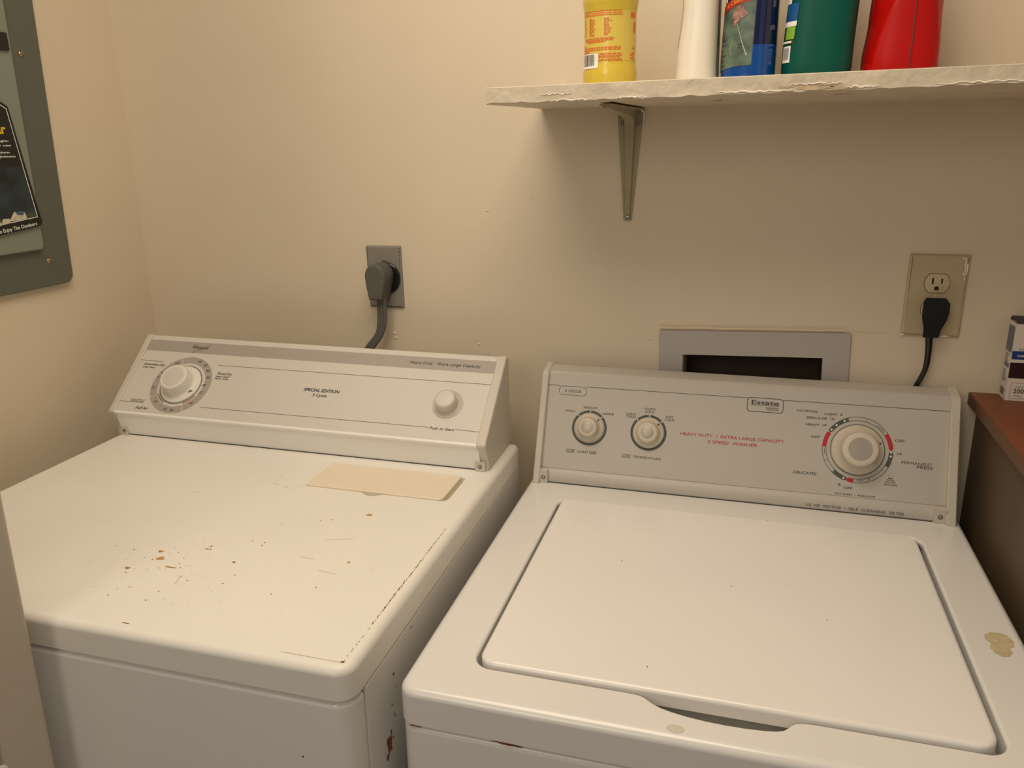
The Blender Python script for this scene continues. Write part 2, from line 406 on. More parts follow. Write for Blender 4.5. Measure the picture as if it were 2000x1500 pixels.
    for x0, x1, sx in ((0.0195, 0.0335, 0.0262), (0.6445, 0.6612, 0.6530)):
        b = NB(); bx(b, (x0, 0.5720, 0.0), (x1, 0.582, 0.0236), 0.0008, 2); blk = obj('screw_block', b, M_plast, washer, M=TOP)
        b = NB(); lathe(b, [(0.0036, 0), (0.0036, 0.0004)], 16, T(sx, 0.572, 0.0112) @ Matrix.Rotation(PI / 2, 4, 'X')); obj('screw_hole', b, M_ink, blk, smooth=False)
        b = NB(); screw_bm(b, T(sx, 0.572, 0.0112) @ Matrix.Rotation(PI / 2, 4, 'X'), 0.0026, 0.0012); obj('screw', b, M_screw, blk)
    # black gap line under the console
    b = NB(); bx(b, (0.034, 0.5765, 0.0), (0.644, 0.580, 0.0014)); obj('gap_strip', b, M_ink, washer, M=TOP, smooth=False)
    # face frame
    A = Vector((0, 0.577, 0)); S = Vector((0, 0.073, 0.178)).normalized(); N = Vector((1, 0, 0)).cross(S)
    FM = TOP @ frame_M(A, (1, 0, 0), S, N)
    K = TOP.inverted() @ FM          # console-local
    P = dict(M=K, smooth=False)
    b = NB()   # dark lettering
    L = 0.00075
    line(b, 0.0197, 0.1714, 0.0400, 0.1714, L); line(b, 0.0876, 0.1716, 0.3590, 0.1722, L); line(b, 0.4151, 0.1722, 0.6613, 0.1729, L)
    rrline(b, 0.0391, 0.1553, 0.0888, 0.1712, 0.0070, 0.0006); rrline(b, 0.3580, 0.1500, 0.4157, 0.1738, 0.0055, 0.0010)
    txt(b, '5 CYCLE', 0.0500, 0.0785, 0.1608, 0.0040)
    txt(b, 'SMALL', 0.0531, 0.0722, 0.1262, 0.0036); txt(b, 'MEDIUM', 0.0856, 0.1092, 0.1340, 0.0036); txt(b, 'LARGE', 0.1193, 0.1387, 0.1258, 0.0036)
    txt(b, 'WATER', 0.0599, 0.0767, 0.0590, 0.0026); txt(b, 'SAVER', 0.0605, 0.0760, 0.0555, 0.0026); txt(b, 'LOAD SIZE', 0.0809, 0.1141, 0.0565, 0.0040)
    txt(b, 'WASH', 0.1589, 0.1732, 0.0588, 0.0026); txt(b, 'RINSE', 0.1586, 0.1732, 0.0551, 0.0026); txt(b, 'TEMPERATURE', 0.1775, 0.2241, 0.0560, 0.0040)
    txt(b, 'WARM', 0.1904, 0.2089, 0.1397, 0.0036); txt(b, 'COLD', 0.1918, 0.2078, 0.1350, 0.0036); txt(b, 'COLD', 0.1605, 0.1765, 0.1289, 0.0036); txt(b, 'COLD', 0.1609, 0.1765, 0.1242, 0.0036)
    txt(b, 'HOT', 0.2281, 0.2401, 0.1286, 0.0036); txt(b, 'COLD', 0.2260, 0.2425, 0.1236, 0.0036)
    txt(b, 'Estate', 0.3650, 0.4087, 0.1629, 0.0066, bold=0.02); line(b, 0.3651, 0.1612, 0.4088, 0.1616, 0.0006)
    txt(b, 'WHIRLPOOL', 0.3882, 0.4087, 0.1565, 0.0024, bold=0.02); txt(b, 'CORPORATION', 0.3884, 0.4088, 0.1537, 0.0018)
    txt(b, 'NORMAL', 0.4370, 0.4699, 0.1555, 0.0041); txt(b, 'LIGHT', 0.4792, 0.4987, 0.1534, 0.0036); txt(b, '6', 0.5030, 0.5062, 0.1537, 0.0038)
    txt(b, 'REGULAR', 0.4529, 0.4835, 0.1455, 0.0036); txt(b, '10', 0.4885, 0.4945, 0.1459, 0.0038); txt(b, 'HEAVY', 0.4516, 0.4726, 0.1343, 0.0036); txt(b, '14', 0.4771, 0.4830, 0.1349, 0.0038)
    txt(b, 'OFF', 0.4605, 0.4742, 0.1147, 0.0040); txt(b, 'OFF', 0.5852, 0.5995, 0.1188, 0.0040); txt(b, '10', 0.5892, 0.5958, 0.0983, 0.0038)
    txt(b, 'PERMANENT', 0.5963, 0.6402, 0.0852, 0.0043); txt(b, 'PRESS', 0.6184, 0.6408, 0.0800, 0.0043); txt(b, 'DELICATES', 0.4369, 0.4723, 0.0550, 0.0044)
    txt(b, '8', 0.5055, 0.5090, 0.0420, 0.0036); txt(b, 'OFF', 0.5136, 0.5273, 0.0376, 0.0040)
    txt(b, 'COOL', 0.5754, 0.5880, 0.0564, 0.0026); txt(b, 'DOWN', 0.5748, 0.5890, 0.0530, 0.0026); txt(b, '(PAUSE)', 0.5726, 0.5912, 0.0493, 0.0026)
    line(b, 0.5790, 0.0606, 0.5840, 0.0606, 0.0012); line(b, 0.5787, 0.0603, 0.5787, 0.0640, 0.0004); line(b, 0.5843, 0.0603, 0.5843, 0.0640, 0.0004)
    txt(b, 'PULL START  \u2022  PUSH STOP', 0.5009, 0.5610, 0.0279, 0.0028)
    obj('printed_lettering', b, M_ink, console, **P)
    # strip lettering on the vertical lower strip
    b = NB(); txt(b, '1/2  HP  MOTOR  \u2022  SELF  CLEANING  FILTER', 0.4592, 0.6035, 0.0, 0.0041)
    SM = frame_M(Vector((0, 0.5777, 0.0092)), (1, 0, 0), Vector((0, 0.18, 1)).normalized(), Vector((1, 0, 0)).cross(Vector((0, 0.18, 1)).normalized()))
    obj('strip_lettering', b, M_ink, console, M=SM @ T(0, -0.0035, 0.0003), smooth=False)
    b = NB(); txt(b, 'HEAVY DUTY  /  EXTRA LARGE CAPACITY', 0.2538, 0.4200, 0.1019, 0.0048, bold=0.01); txt(b, '2 SPEED  WASHER', 0.2991, 0.3792, 0.0922, 0.0048, bold=0.01)
    obj('red_lettering', b, M_red, console, **P); b = NB()
    cx, cy, r0, r1 = 0.5310, 0.1012, 0.0463, 0.0528
    for a0, a1, e in ((34.4, 7.5, (0, 1)), (-94, -102.5, (0, 1)), (178.3, 153, (0, 1))): arc(b, cx, cy, r0, r1, a0, a1, 0.0005, e)
    obj('red_dial_print', b, M_red, console, **P)
    b = NB()
    arc(b, cx, cy, r0, r1, 145, 102.4, 0.0004, (1, 0)); arc(b, cx, cy, r0, r1, -1.5, -32.4, 0.0004, (1, 0)); arc(b, cx, cy, r0, r1, -138, -110, 0.0004, (0, 1))
    for a0, a1 in ((102.4, 34), (-32.4, -94), (-138, -182)):
        arc(b, cx, cy, r1 - 0.0008, r1, a0, a1); arc(b, cx, cy, r0, r0 + 0.0008, a0, a1)
    for a in (77, -66, -157): disc(b, cx + 0.0495 * math.cos(math.radians(a)), cy + 0.0495 * math.sin(math.radians(a)), 0.0008, 0.0006, 8)
    for a0, a1 in ((57, 39), (-77, -88), (-168, -179)): arc(b, cx, cy, 0.0488, 0.0496, a0, a1)
    arc(b, cx, cy, 0.0400, 0.0409, 0, 360)
    obj('cycle_dial_ring', b, M_gink, console, **P)
    for nm, kx, ky in (('load_size_ring', 0.0982, 0.1008), ('temperature_ring', 0.2004, 0.1008)):
        b = NB(); arc(b, kx, ky, 0.0266, 0.0305, 0, 360); obj(nm, b, M_gink, console, **P)
    b = NB()
    for a in (144, 131.5, 115.5, 0, -7, -111.5): disc(b, cx + 0.0495 * math.cos(math.radians(a)), cy + 0.0495 * math.sin(math.radians(a)), 0.0016, 0.0008, 12)
    for kx, ky in ((0.0982, 0.1008), (0.2004, 0.1008)):
        for a in (134, 90, 44): disc(b, kx + 0.0286 * math.cos(math.radians(a)), ky + 0.0286 * math.sin(math.radians(a)), 0.0012, 0.0008, 12)
    obj('white_dots', b, M_white, console, **P); b = NB()
    for a0, a1 in ((102.4, 98), (-32.4, -36), (-138, -142)): arc(b, cx, cy, r0 + 0.0009, r1 - 0.0009, a0 + (3 if a0 > 0 else 3), a1, 0.0007, (1, 0))
    obj('ring_window', b, M_face, console, **P)
    # knobs
    for nm, kx, ky, R, hh, rb, rm, lab in (('load_size_knob', 0.0982, 0.1008, 0.0252, 0.0225, 0.0170, 0.0103, None), ('temperature_knob', 0.2004, 0.1008, 0.0262, 0.0195, 0.0180, 0.0108, None)):
        m = FM @ T(kx, ky, 0)
        b = NB(); lathe(b, [(R, 0.0002), (R, 0.0025), (R - .001, 0.0035), (R - .003, 0.0042), (rb + .0022, 0.0060), (rb + .0005, 0.009), (rb, hh - 0.0035), (rb - .0012, hh - 0.0012), (rb - .0035, hh), (rm + .0006, hh + 0.0002), (rm, hh - 0.0006)], 56)
        kn = obj(nm, b, M_knob, washer, M=m, angle=1.0)
        b = NB(); lathe(b, [(rm, hh - 0.0008), (rm - .0006, hh), (0.001, hh + 0.0002)], 40); obj('metal_insert', b, M_metal, kn, angle=1.2)
        b = NB(); a = math.radians(43); c = Vector((math.cos(a), math.sin(a))); pr = [c * (rb + .0020), c * (R - .0018)]
        line(b, pr[0].x, pr[0].y, pr[1].x, pr[1].y, 0.0020, 0.0062); obj('pointer_mark', b, M_ink, kn, smooth=False)
    m = FM @ T(0.5310, 0.1012, 0)
    b = NB(); lathe(b, [(0.0392, 0.0003), (0.0392, 0.005), (0.0385, 0.0065), (0.0365, 0.0075), (0.0320, 0.0100), (0.0285, 0.016), (0.0275, 0.020), (0.0272, 0.032), (0.0262, 0.0352), (0.0240, 0.0368), (0.0178, 0.0370), (0.0174, 0.0360)], 72)
    kn = obj('cycle_selector_dial', b, M_knob, washer, M=m, angle=1.0)
    b = NB(); lathe(b, [(0.0173, 0.0355), (0.0170, 0.0366), (0.001, 0.0368)], 48); obj('metal_insert', b, M_metal, kn, angle=1.2)
    b = NB(); a = math.radians(22); cxx, cyy = 0.0340 * math.cos(a), 0.0340 * math.sin(a)
    b.faces.new([b.verts.new((cxx + dx, cyy + dy, 0.0098)) for dx, dy in ((-.0019, 0), (0, -.0019), (.0019, 0), (0, .0019))]); obj('pointer_mark', b, M_ink, kn, smooth=False)
build_washer()

# ================================================================== DRYER
HD = 0.9723
dx_ = Vector((0.99977, 0.01842, -0.01134)); dy_ = Vector((-0.01842, 0.99983, 0)); dz_ = dx_.cross(dy_)
Dm = frame_M(Vector((-0.305, -0.7622, 0.9723)) - dz_ * HD, dx_, dy_, dz_)
dryer = thing('clothes_dryer', 'white clothes dryer with rust specks on its top and a cream lint filter cover', 'clothes dryer', Dm)
DT = T(0, 0, HD)
def build_dryer():
    W_, D_ = 0.7386, 0.662
    out = rr(-W_, 0, 0, D_, (0.022, 0.022, 0.012, 0.012), 8); b = NB()
    bot, top = rounded_loops(b, out, -0.0385, 0.0, 0.010, 6)
    hole = rr(-0.2795, 0.4040, -0.0435, 0.4960, (0.004, 0.012, 0.006, 0.006), 5)
    k = 6; nt = [(-0.186, 0.4040), (-0.181, 0.4032), (-0.176, 0.4000), (-0.170, 0.3962), (-0.163, 0.3948), (-0.157, 0.3962), (-0.151, 0.4000), (-0.146, 0.4032), (-0.141, 0.4040)]
    hole = hole[:k] + nt + hole[k:]
    first = prev = ring(b, offset(hole, 0.0015), 0.0)
    for z, o_ in ((-0.0008, 0.0004), (-0.0018, 0.0), (-0.0100, 0.0)): cur = ring(b, offset(hole, o_), z); bridge(b, prev, cur); prev = cur
    cap(b, [prev]); cap(b, [top, first]); cap(b, [bot])
    obj('top_panel', b, M_dtop, dryer, M=DT, angle=0.9)
    b = NB(); prism(b, rr(-0.2790, 0.4046, -0.0500, 0.4956, (0.003, 0.010, 0.004, 0.004), 5), -0.0095, 0.0022, 0.0018, 3)
    obj('lint_filter_cover', b, M_cream, dryer, M=DT, label='cream plastic lint filter cover')
    # front panel wraps the corner; cabinet behind it
    b = NB(); prism(b, rr(-W_ + 0.001, 0.0005, -0.001, 0.0315, (0.022, 0.022, 0.002, 0.002), 8), 0.05 - HD, -0.0425, 0.007, 4)
    fp = obj('front_panel', b, M_enamel, dryer, M=DT)
    b = NB(); disc(b, -0.063, 0.118, 0.0012, 0, 8); blob(b, -0.15, 0.135, 0.0006, 0.0006, 0)
    obj('front_speck', b, M_ink, fp, M=T(0, 0.0002, 0) @ Matrix.Rotation(-PI / 2, 4, 'X') @ T(0, 0, 0) @ Matrix.Identity(4), smooth=False)
    b = NB(); bx(b, (-W_ + 0.0005, 0.0335, 0.05 - HD), (-0.0005, D_ - 0.001, -0.0415), 0.003, 3)
    obj('cabinet', b, M_enamel, dryer, M=DT)
    for x, y in ((-0.66, 0.06), (-0.08, 0.06), (-0.66, 0.60), (-0.08, 0.60)):
        zl = -(Dm @ Vector((x, y, 0))).z
        b = NB(); lathe(b, [(0.020, zl), (0.020, zl + 0.010), (0.008, zl + 0.012), (0.008, 0.06)], 20, T(x, y, 0)); obj('foot', b, M_black, dryer)
    # rust and wear
    b = NB(); c2 = NB(); sc = NB()
    sp = [[-0.369, 0.1177], [-0.3623, 0.1085], [-0.3569, 0.1646], [-0.3666, 0.1457], [-0.3317, 0.1302], [-0.3039, 0.1359], [-0.312, 0.1449], [-0.2958, 0.187], [-0.2253, 0.1376], [-0.2553, 0.222], [-0.2364, 0.222], [-0.2355, 0.2139], [-0.2429, 0.2751], [-0.1956, 0.2997], [-0.1797, 0.3063], [-0.1026, 0.2033], [-0.1126, 0.138], [-0.1575, 0.111], [-0.3341, 0.0809], [-0.2928, 0.0817], [-0.2945, 0.0612], [-0.2746, 0.1115], [-0.3324, 0.1693], [-0.3951, 0.1611], [-0.3372, 0.4261], [-0.4259, 0.1639], [-0.3531, 0.1451], [-0.228, 0.1167], [-0.3462, 0.0589]]
    for x, y in sp: blob(b, x, y, 0.0010, 0.0009, 0.00035)
    for x, y, rx, ry in ((-0.369, 0.1177, .0020, .0014), (-0.3569, 0.1646, .0020, .0012), (-0.3004, 0.1957, .0018, .0012), (-0.2450, 0.1653, .0013, .0015), (-0.3169, 0.1333, .0060, .0006), (-0.2842, 0.0156, .0050, .0006)): blob(b, x, y, rx, ry, 0.0004, 11)
    for _ in range(55):
        x = random.gauss(-0.33, 0.06); y = random.gauss(0.13, 0.04)
        if y > .03: blob(b, x, y, 0.0004 + random.random() * 0.0005, 0.0005, 0.00035, 6, random.random() * 3)
    for _ in range(40):
        x = random.uniform(-0.30, -0.06); y = random.uniform(0.06, 0.34); blob(b, x, y, 0.0005, 0.0004, 0.00035, 6)
    for x, y, rx, ry in ((-0.357, 0.166, .0042, .0028), (-0.370, 0.119, .0042, .0024), (-0.301, 0.187, .0036, .0018), (-0.246, 0.166, .0030, .0018), (-0.136, 0.3342, .0050, .0030), (-0.317, 0.134, .0090, .0014), (-0.102, 0.203, .0022, .0022), (-0.345, 0.15, .006, .004)): blob(c2, x, y, rx, ry, 0.0002, 12)
    for x0, y0, x1, y1 in ((-0.335, 0.40, -0.320, 0.395), (-0.31, 0.392, -0.298, 0.388), (-0.285, 0.395, -0.281, 0.404), (-0.225, 0.428, -0.218, 0.440), (-0.44, 0.34, -0.425, 0.338), (-0.16, 0.25, -0.125, 0.262), (-0.13, 0.175, -0.105, 0.172), (-0.17, 0.20, -0.15, 0.199), (-0.29, 0.12, -0.285, 0.10)): line(sc, x0, y0, x1, y1, 0.0005, 0.0002)
    # worn edge line along the right and front rims
    y = 0.0150
    while y < 0.335:
        wob = random.uniform(-0.0006, 0.0006); k = 1.0 if y < 0.03 or y > 0.10 else 0.6
        wear = math.exp(-((y - 0.17) / 0.09) ** 2)
        if random.random() < 0.35 + 0.5 * wear: blob(b if random.random() < .55 * wear + .1 else sc, -0.0135 + wob, y, 0.0004 + 0.0006 * random.random() * k, 0.0016, 0.0003, 7)
        y += 0.0026
    for _ in range(9):
        blob(c2, -0.0138, random.uniform(0.10, 0.28), 0.0009, 0.003, 0.00022, 9)
    line(sc, -0.0140, 0.0138, -0.085, 0.0142, 0.0006, 0.0002); blob(b, -0.0140, 0.0150, 0.0022, 0.0018, 0.0004)
    obj('rust_specks', b, M_rust, dryer, M=DT, smooth=False, kind='stuff'); obj('pale_rust_stains', c2, M_rust2, dryer, M=DT, smooth=False, kind='stuff'); obj('scratches', sc, M_scuff, dryer, M=DT, smooth=False, kind='stuff')
    b = NB()
    for (y, z, a, c) in ((0.088, -0.145, .0015, .004), (0.086, -0.166, .002, .003), (0.092, -0.155, .0012, .002), (0.070, -0.160, .001, .001), (0.110, -0.098, .0008, .0015), (0.103, -0.076, .002, .002), (0.082, -0.158, .006, .012), (0.078, -0.150, .003, .006), (0.10, -0.13, .001, .004), (0.075, -0.17, .003, .005), (0.095, -0.112, .002, .001), (0.06, -0.176, .004, .002), (0.16, -0.050, .003, .001)): blob(b, y, z, a, c, 0)
    obj('side_rust', b, M_rust, dryer, M=DT @ frame_M((0.0000, 0, 0), (0, 1, 0), (0, 0, 1), (1, 0, 0)), smooth=False)
    # console
    prof = [(0.5300, 0.0), (0.5270, 0.010), (0.5235, 0.022), (0.5205, 0.034), (0.5190, 0.0440), (0.5150, 0.0450), (0.5145, 0.0478), (0.5175, 0.0505), (0.6425, 0.1595), (0.6460, 0.1612), (0.6520, 0.160), (0.6580, 0.150), (0.6600, 0.0)]
    b = NB(); extrude_x(b, prof, -0.7290, -0.0290); console = obj('console', b, [M_faced, mat('console_white_enamel', (0.88, 0.87, 0.84), 0.35)], dryer, M=DT, angle=0.35)
    for p in console.data.polygons:
        if p.center.z < 0.0495 and p.center.y < 0.55: p.material_index = 1
    pc = [(0.5286, 0.0), (0.5286, 0.0163), (0.5200, 0.0360), (0.5150, 0.0440), (0.5128, 0.0478), (0.5135, 0.0505), (0.5165, 0.0535), (0.6380, 0.1605), (0.6420, 0.1630), (0.6470, 0.1630), (0.6540, 0.157), (0.6600, 0.0060), (0.6600, 0.0)]
    for x0, x1 in ((-0.7404, -0.7285), (-0.0318, -0.0157)):
        b = NB(); extrude_x(b, pc, x0, x1, bev=0.0016); obj('end_cap', b, M_plast, dryer, M=DT, angle=0.35)
    for x0, x1, sx in ((-0.7285, -0.7155, -0.7215), (-0.0380, -0.0200, -0.0290)):
        b = NB(); bx(b, (x0, 0.5235, 0.0), (x1, 0.5345, 0.0165), 0.0008, 2); blk = obj('screw_block', b, M_plast, dryer, M=DT)
        b = NB(); lathe(b, [(0.0034, 0), (0.0034, 0.0004)], 16, T(sx, 0.5235, 0.0085) @ Matrix.Rotation(PI / 2, 4, 'X')); obj('screw_hole', b, M_ink, blk, smooth=False)
        b = NB(); screw_bm(b, T(sx, 0.5235, 0.0085) @ Matrix.Rotation(PI / 2, 4, 'X'), 0.0024, 0.0012); obj('screw', b, M_screw, blk)
    b = NB(); bx(b, (-0.7155, 0.5285, 0.0), (-0.0380, 0.532, 0.0012)); obj('gap_strip', b, M_ink, dryer, M=DT, smooth=False)
    A = Vector((0, 0.5175, 0.0505)); S = Vector((0, 0.125, 0.109)).normalized(); N = Vector((1, 0, 0)).cross(S)
    K = frame_M(A, (1, 0, 0), S, N); FM = DT @ K; P = dict(M=K, smooth=False)
    b = NB(); q4(b, -0.7285, 0.1345, -0.0318, 0.1590, 0.0002); cx, cy = -0.6177, 0.0645
    for a0, a1 in ((110.8, -61.8), (-63.6, -147.9), (-149.6, -247.6)): arc(b, cx, cy, 0.0472, 0.0605, a0, a1, 0.0003)
    obj('beige_band_print', b, M_band, console, **P)
    b = NB(); L = 0.0006
    line(b, -0.5582, 0.1116, -0.0316, 0.1123, L); line(b, -0.5575, 0.0212, -0.1197, 0.0220, L); line(b, -0.0736, 0.0221, -0.0310, 0.0216, L)
    line(b, -0.7294, 0.1114, -0.6782, 0.1106, L); line(b, -0.7294, 0.0201, -0.6775, 0.0204, L)
    I = 0.22
    txt(b, 'Automatic Dry', -0.7183, -0.6713, 0.1010, 0.0048, shear=I); txt(b, '(High Heat)', -0.7169, -0.6905, 0.0950, 0.0032, shear=I)
    txt(b, 'Timed Dry', -0.5544, -0.5229, 0.0915, 0.0052, shear=I); txt(b, 'Heavy High/', -0.5544, -0.5260, 0.0862, 0.0033, shear=I); txt(b, 'Perm. Press', -0.5541, -0.5254, 0.0815, 0.0033, shear=I)
    txt(b, 'Fluff Air', -0.6884, -0.6625, 0.0068, 0.0048, shear=I)
    txt(b, 'A Energy Preferred', -0.7075, -0.6772, 0.0247, 0.0022, shear=I); txt(b, 'Automatic Setting', -0.7064, -0.6778, 0.0215, 0.0022, shear=I)
    txt(b, '3 Cycle', -0.3492, -0.3212, 0.0625, 0.0056, shear=I)
    txt(b, 'Heavy Duty', -0.1880, -0.1453, 0.1440, 0.0056, shear=I); txt(b, '\u00b7', -0.1410, -0.1400, 0.1450, 0.0056); txt(b, 'Extra Large Capacity', -0.1360, -0.0581, 0.1442, 0.0056, shear=I)
    txt(b, 'Push to Start', -0.1178, -0.0752, 0.0190, 0.0046, shear=I * .6, bold=0.01)
    txt(b, 'Whirlpool', -0.6319, -0.5974, 0.1440, 0.0068, shear=I, bold=0.02)
    # swoosh of the wordmark
    for k in range(10):
        t0, t1 = k / 10, (k + 1) / 10; f = lambda t: (-0.6275 + 0.034 * t, 0.1365 + 0.0195 * t ** 1.4)
        line(b, *f(t0), *f(t1), 0.0003 + 0.0004 * math.sin(PI * t0), 0.0005)
    for k in range(8):
        a0, a1 = math.radians(40 + 28 * k), math.radians(40 + 28 * (k + 1)); f = lambda a: (-0.6245 + 0.0062 * math.cos(a), 0.1520 + 0.0020 * math.sin(a)); line(b, *f(a0), *f(a1), 0.0004, 0.0005)
    line(b, -0.6275, 0.1362, -0.6190, 0.1362, 0.0004)
    for s, x, y in (('60', -0.6004, 0.1164), ('50', -0.5857, 0.1089), ('40', -0.5756, 0.098), ('30', -0.5692, 0.0835), ('20', -0.5702, 0.067), ('20', -0.6123, 0.0105), ('10', -0.6269, 0.0110)):
        txt(b, s, x - 0.0035, x + 0.0035, y - 0.0022, 0.0044, 0.0006, shear=I)
    for s, x, y in (('Less', -0.6700, 0.0870), ('Dry', -0.6722, 0.0770), ('Very', -0.6725, 0.0560), ('Dry', -0.6725, 0.0520), ('Cool', -0.5690, 0.0530), ('Down', -0.5695, 0.0493)):
        txt(b, s, x - 0.0030, x + 0.0035, y - 0.0012, 0.0022, 0.0006, shear=I)
    arc(b, cx, cy, 0.0400, 0.0412, 0, 360, 0.0004)
    obj('printed_lettering', b, M_ink, console, **P)
    b = NB(); txt(b, 'SPECIAL EDITION', -0.3693, -0.3005, 0.0722, 0.0062, shear=I, bold=0.02)
    obj('navy_lettering', b, mat('navy_ink', (0.02, 0.03, 0.075), 0.6), console, **P)
    b = NB()
    for s, x, y in (('Off', -0.5803, 0.0274), ('Off', -0.6538, 0.0245), ('Off', -0.6470, 0.1090)): txt(b, s, x - 0.0045, x + 0.0040, y - 0.0022, 0.0044, 0.0006, shear=I)
    arc(b, cx, cy, 0.0432, 0.0447, -148, -115, 0.0005); arc(b, cx, cy, 0.0432, 0.0447, -62, -28, 0.0005)
    obj('red_printing', b, mat('dull_red_ink', (0.33, 0.04, 0.03), 0.5), console, **P)
    # timer knob
    m = FM @ T(cx, cy, 0)
    b = NB(); lathe(b, [(0.0392, 0.0003), (0.0392, 0.0015), (0.0385, 0.0028), (0.0350, 0.0032), (0.0300, 0.0036), (0.0278, 0.0055), (0.0268, 0.0105), (0.0262, 0.0250), (0.0254, 0.0275), (0.0235, 0.0283), (0.0212, 0.0283), (0.0208, 0.0278)], 72)
    kn = obj('timer_knob', b, M_knobw, dryer, M=m, angle=1.0)
    b = NB(); lathe(b, [(0.0207, 0.0275), (0.0200, 0.0283), (0.001, 0.0285)], 56); obj('knob_disc', b, M_faced, kn, angle=1.2)
    b = NB(); a = math.radians(-28.5); c, s = math.cos(a), math.sin(a)
    b.faces.new([b.verts.new((c * r - s * t, s * r + c * t, 0.0042)) for r, t in ((0.0300, 0.0030), (0.0300, -0.0040), (0.0360, 0.0045))]); obj('pointer_mark', b, M_gink, kn, smooth=False)
    # start knob
    m = FM @ T(-0.0980, 0.0680, 0)
    b = NB(); lathe(b, [(0.0268, 0.0003), (0.0266, 0.0012), (0.0250, 0.0016), (0.0228, 0.0010), (0.0222, 0.0022), (0.0205, 0.0026)], 56); bz = obj('start_knob_bezel', b, mat('bezel_plastic', (0.55, 0.50, 0.44), 0.4), dryer, M=m, angle=1.0)
    b = NB(); lathe(b, [(0.0192, 0.0020), (0.0190, 0.0060), (0.0180, 0.0175), (0.0170, 0.0195), (0.0150, 0.0203), (0.0148, 0.0200)], 56); kn = obj('start_knob', b, M_knob, dryer, M=m, angle=1.0)
    b = NB(); lathe(b, [(0.0146, 0.0198), (0.0140, 0.0206), (0.001, 0.0207)], 40); obj('knob_disc', b, M_faced, kn, angle=1.2)
build_dryer()

# ================================================================== wall shelf and bracket
ZS = 1.5555
def shelf():
    b = NB(); n = 120; x0, x1, yf = -0.297, 0.899, -0.291
    # dense front edge with dribbled paint
    prof0 = [(0.0, 0.0), (0.0, 0.021), (yf + 0.0012, 0.021), (yf, 0.0200), (yf, 0.012), (yf, 0.005), (yf, 0.0012), (yf + 0.0015, 0.0), (-0.15, 0.0)]
    rs = []
    for i in range(n + 1):
        x = x0 + (x1 - x0) * i / n; rag = 0.0016 * math.sin(i * 1.7) * random.random() + 0.0010 * random.uniform(-1, 1)
        zb = 1.5345 + 0.0014 * (x + .3)
        row = []
        for k, (y, z) in enumerate(prof0):
            dz = 0; dy = 0
            if k in (6, 7): dz = rag * 0.7 - 0.0006; dy = -abs(rag) * 0.6
            if k in (3, 4, 5): dy = random.uniform(-0.0005, 0.0005)
            zz = zb + z + dz
            if k == 0: zz = 1.5375 - 0.0145 * (x + .297)
            if k == 8: zz = zb + 0.5 * (1.5375 - 0.0145 * (x + .297) - zb)
            row.append(b.verts.new((x, y + dy, zz)))
        rs.append(row)
    for a, c in zip(rs, rs[1:]): bridge(b, a, c)
    cap(b, [rs[0]]); cap(b, [rs[-1]])
    o = obj('wall_shelf', b, M_shelfp, angle=0.7)
    tag(o, 'long white-painted wooden shelf board with a chipped paint edge, holding the cleaning bottles', 'shelf')
    b = NB()
    for (x, z, r, h) in ((-0.10, 1.5365, .020, .0007), (0.05, 1.5375, .045, .0008), (0.17, 1.5385, .022, .0010), (-0.18, 1.5358, .030, .0006), (0.30, 1.5385, .05, .0007), (0.12, 1.5440, .03, .0005), (-0.20, 1.5440, .02, .0005)):
        pts = [Vector((x + r * (k / 8 - 1), yf - 0.0006, z + random.uniform(-.0012, .0012))) for k in range(17)]
        tube(b, pts, [h * math.sin(PI * (k + .5) / 17) + 0.0002 for k in range(17)], 6)
    obj('paint_ridge', b, mat('paint_ridge_white', (0.86, 0.79, 0.68), 0.4), o)
    b = NB()
    for x, y, rx, ry in ((0.16, -0.22, .02, .006), (0.14, -0.12, .015, .006), (0.30, -0.2, .03, .005), (0.0, -0.16, .006, .02)): blob(b, x, y, rx, ry, 1.5336, 12)
    for x, z, rx, rz in ((0.115, 1.5395, .026, .0028), (0.150, 1.5385, .020, .0022), (0.085, 1.5420, .010, .0015), (0.135, 1.5430, .012, .0016)):
        vs = []
        for k in range(18):
            a = 2 * PI * k / 18; j = random.uniform(.6, 1.1); vs.append(b.verts.new((x + rx * j * math.cos(a), yf - 0.0009, z + rz * j * math.sin(a))))
        b.faces.new(vs)
    obj('wood_wear', b, mat('bare_wood', (0.56, 0.44, 0.28), 0.7, noise=.2, nscale=80), o, smooth=False)
shelf()
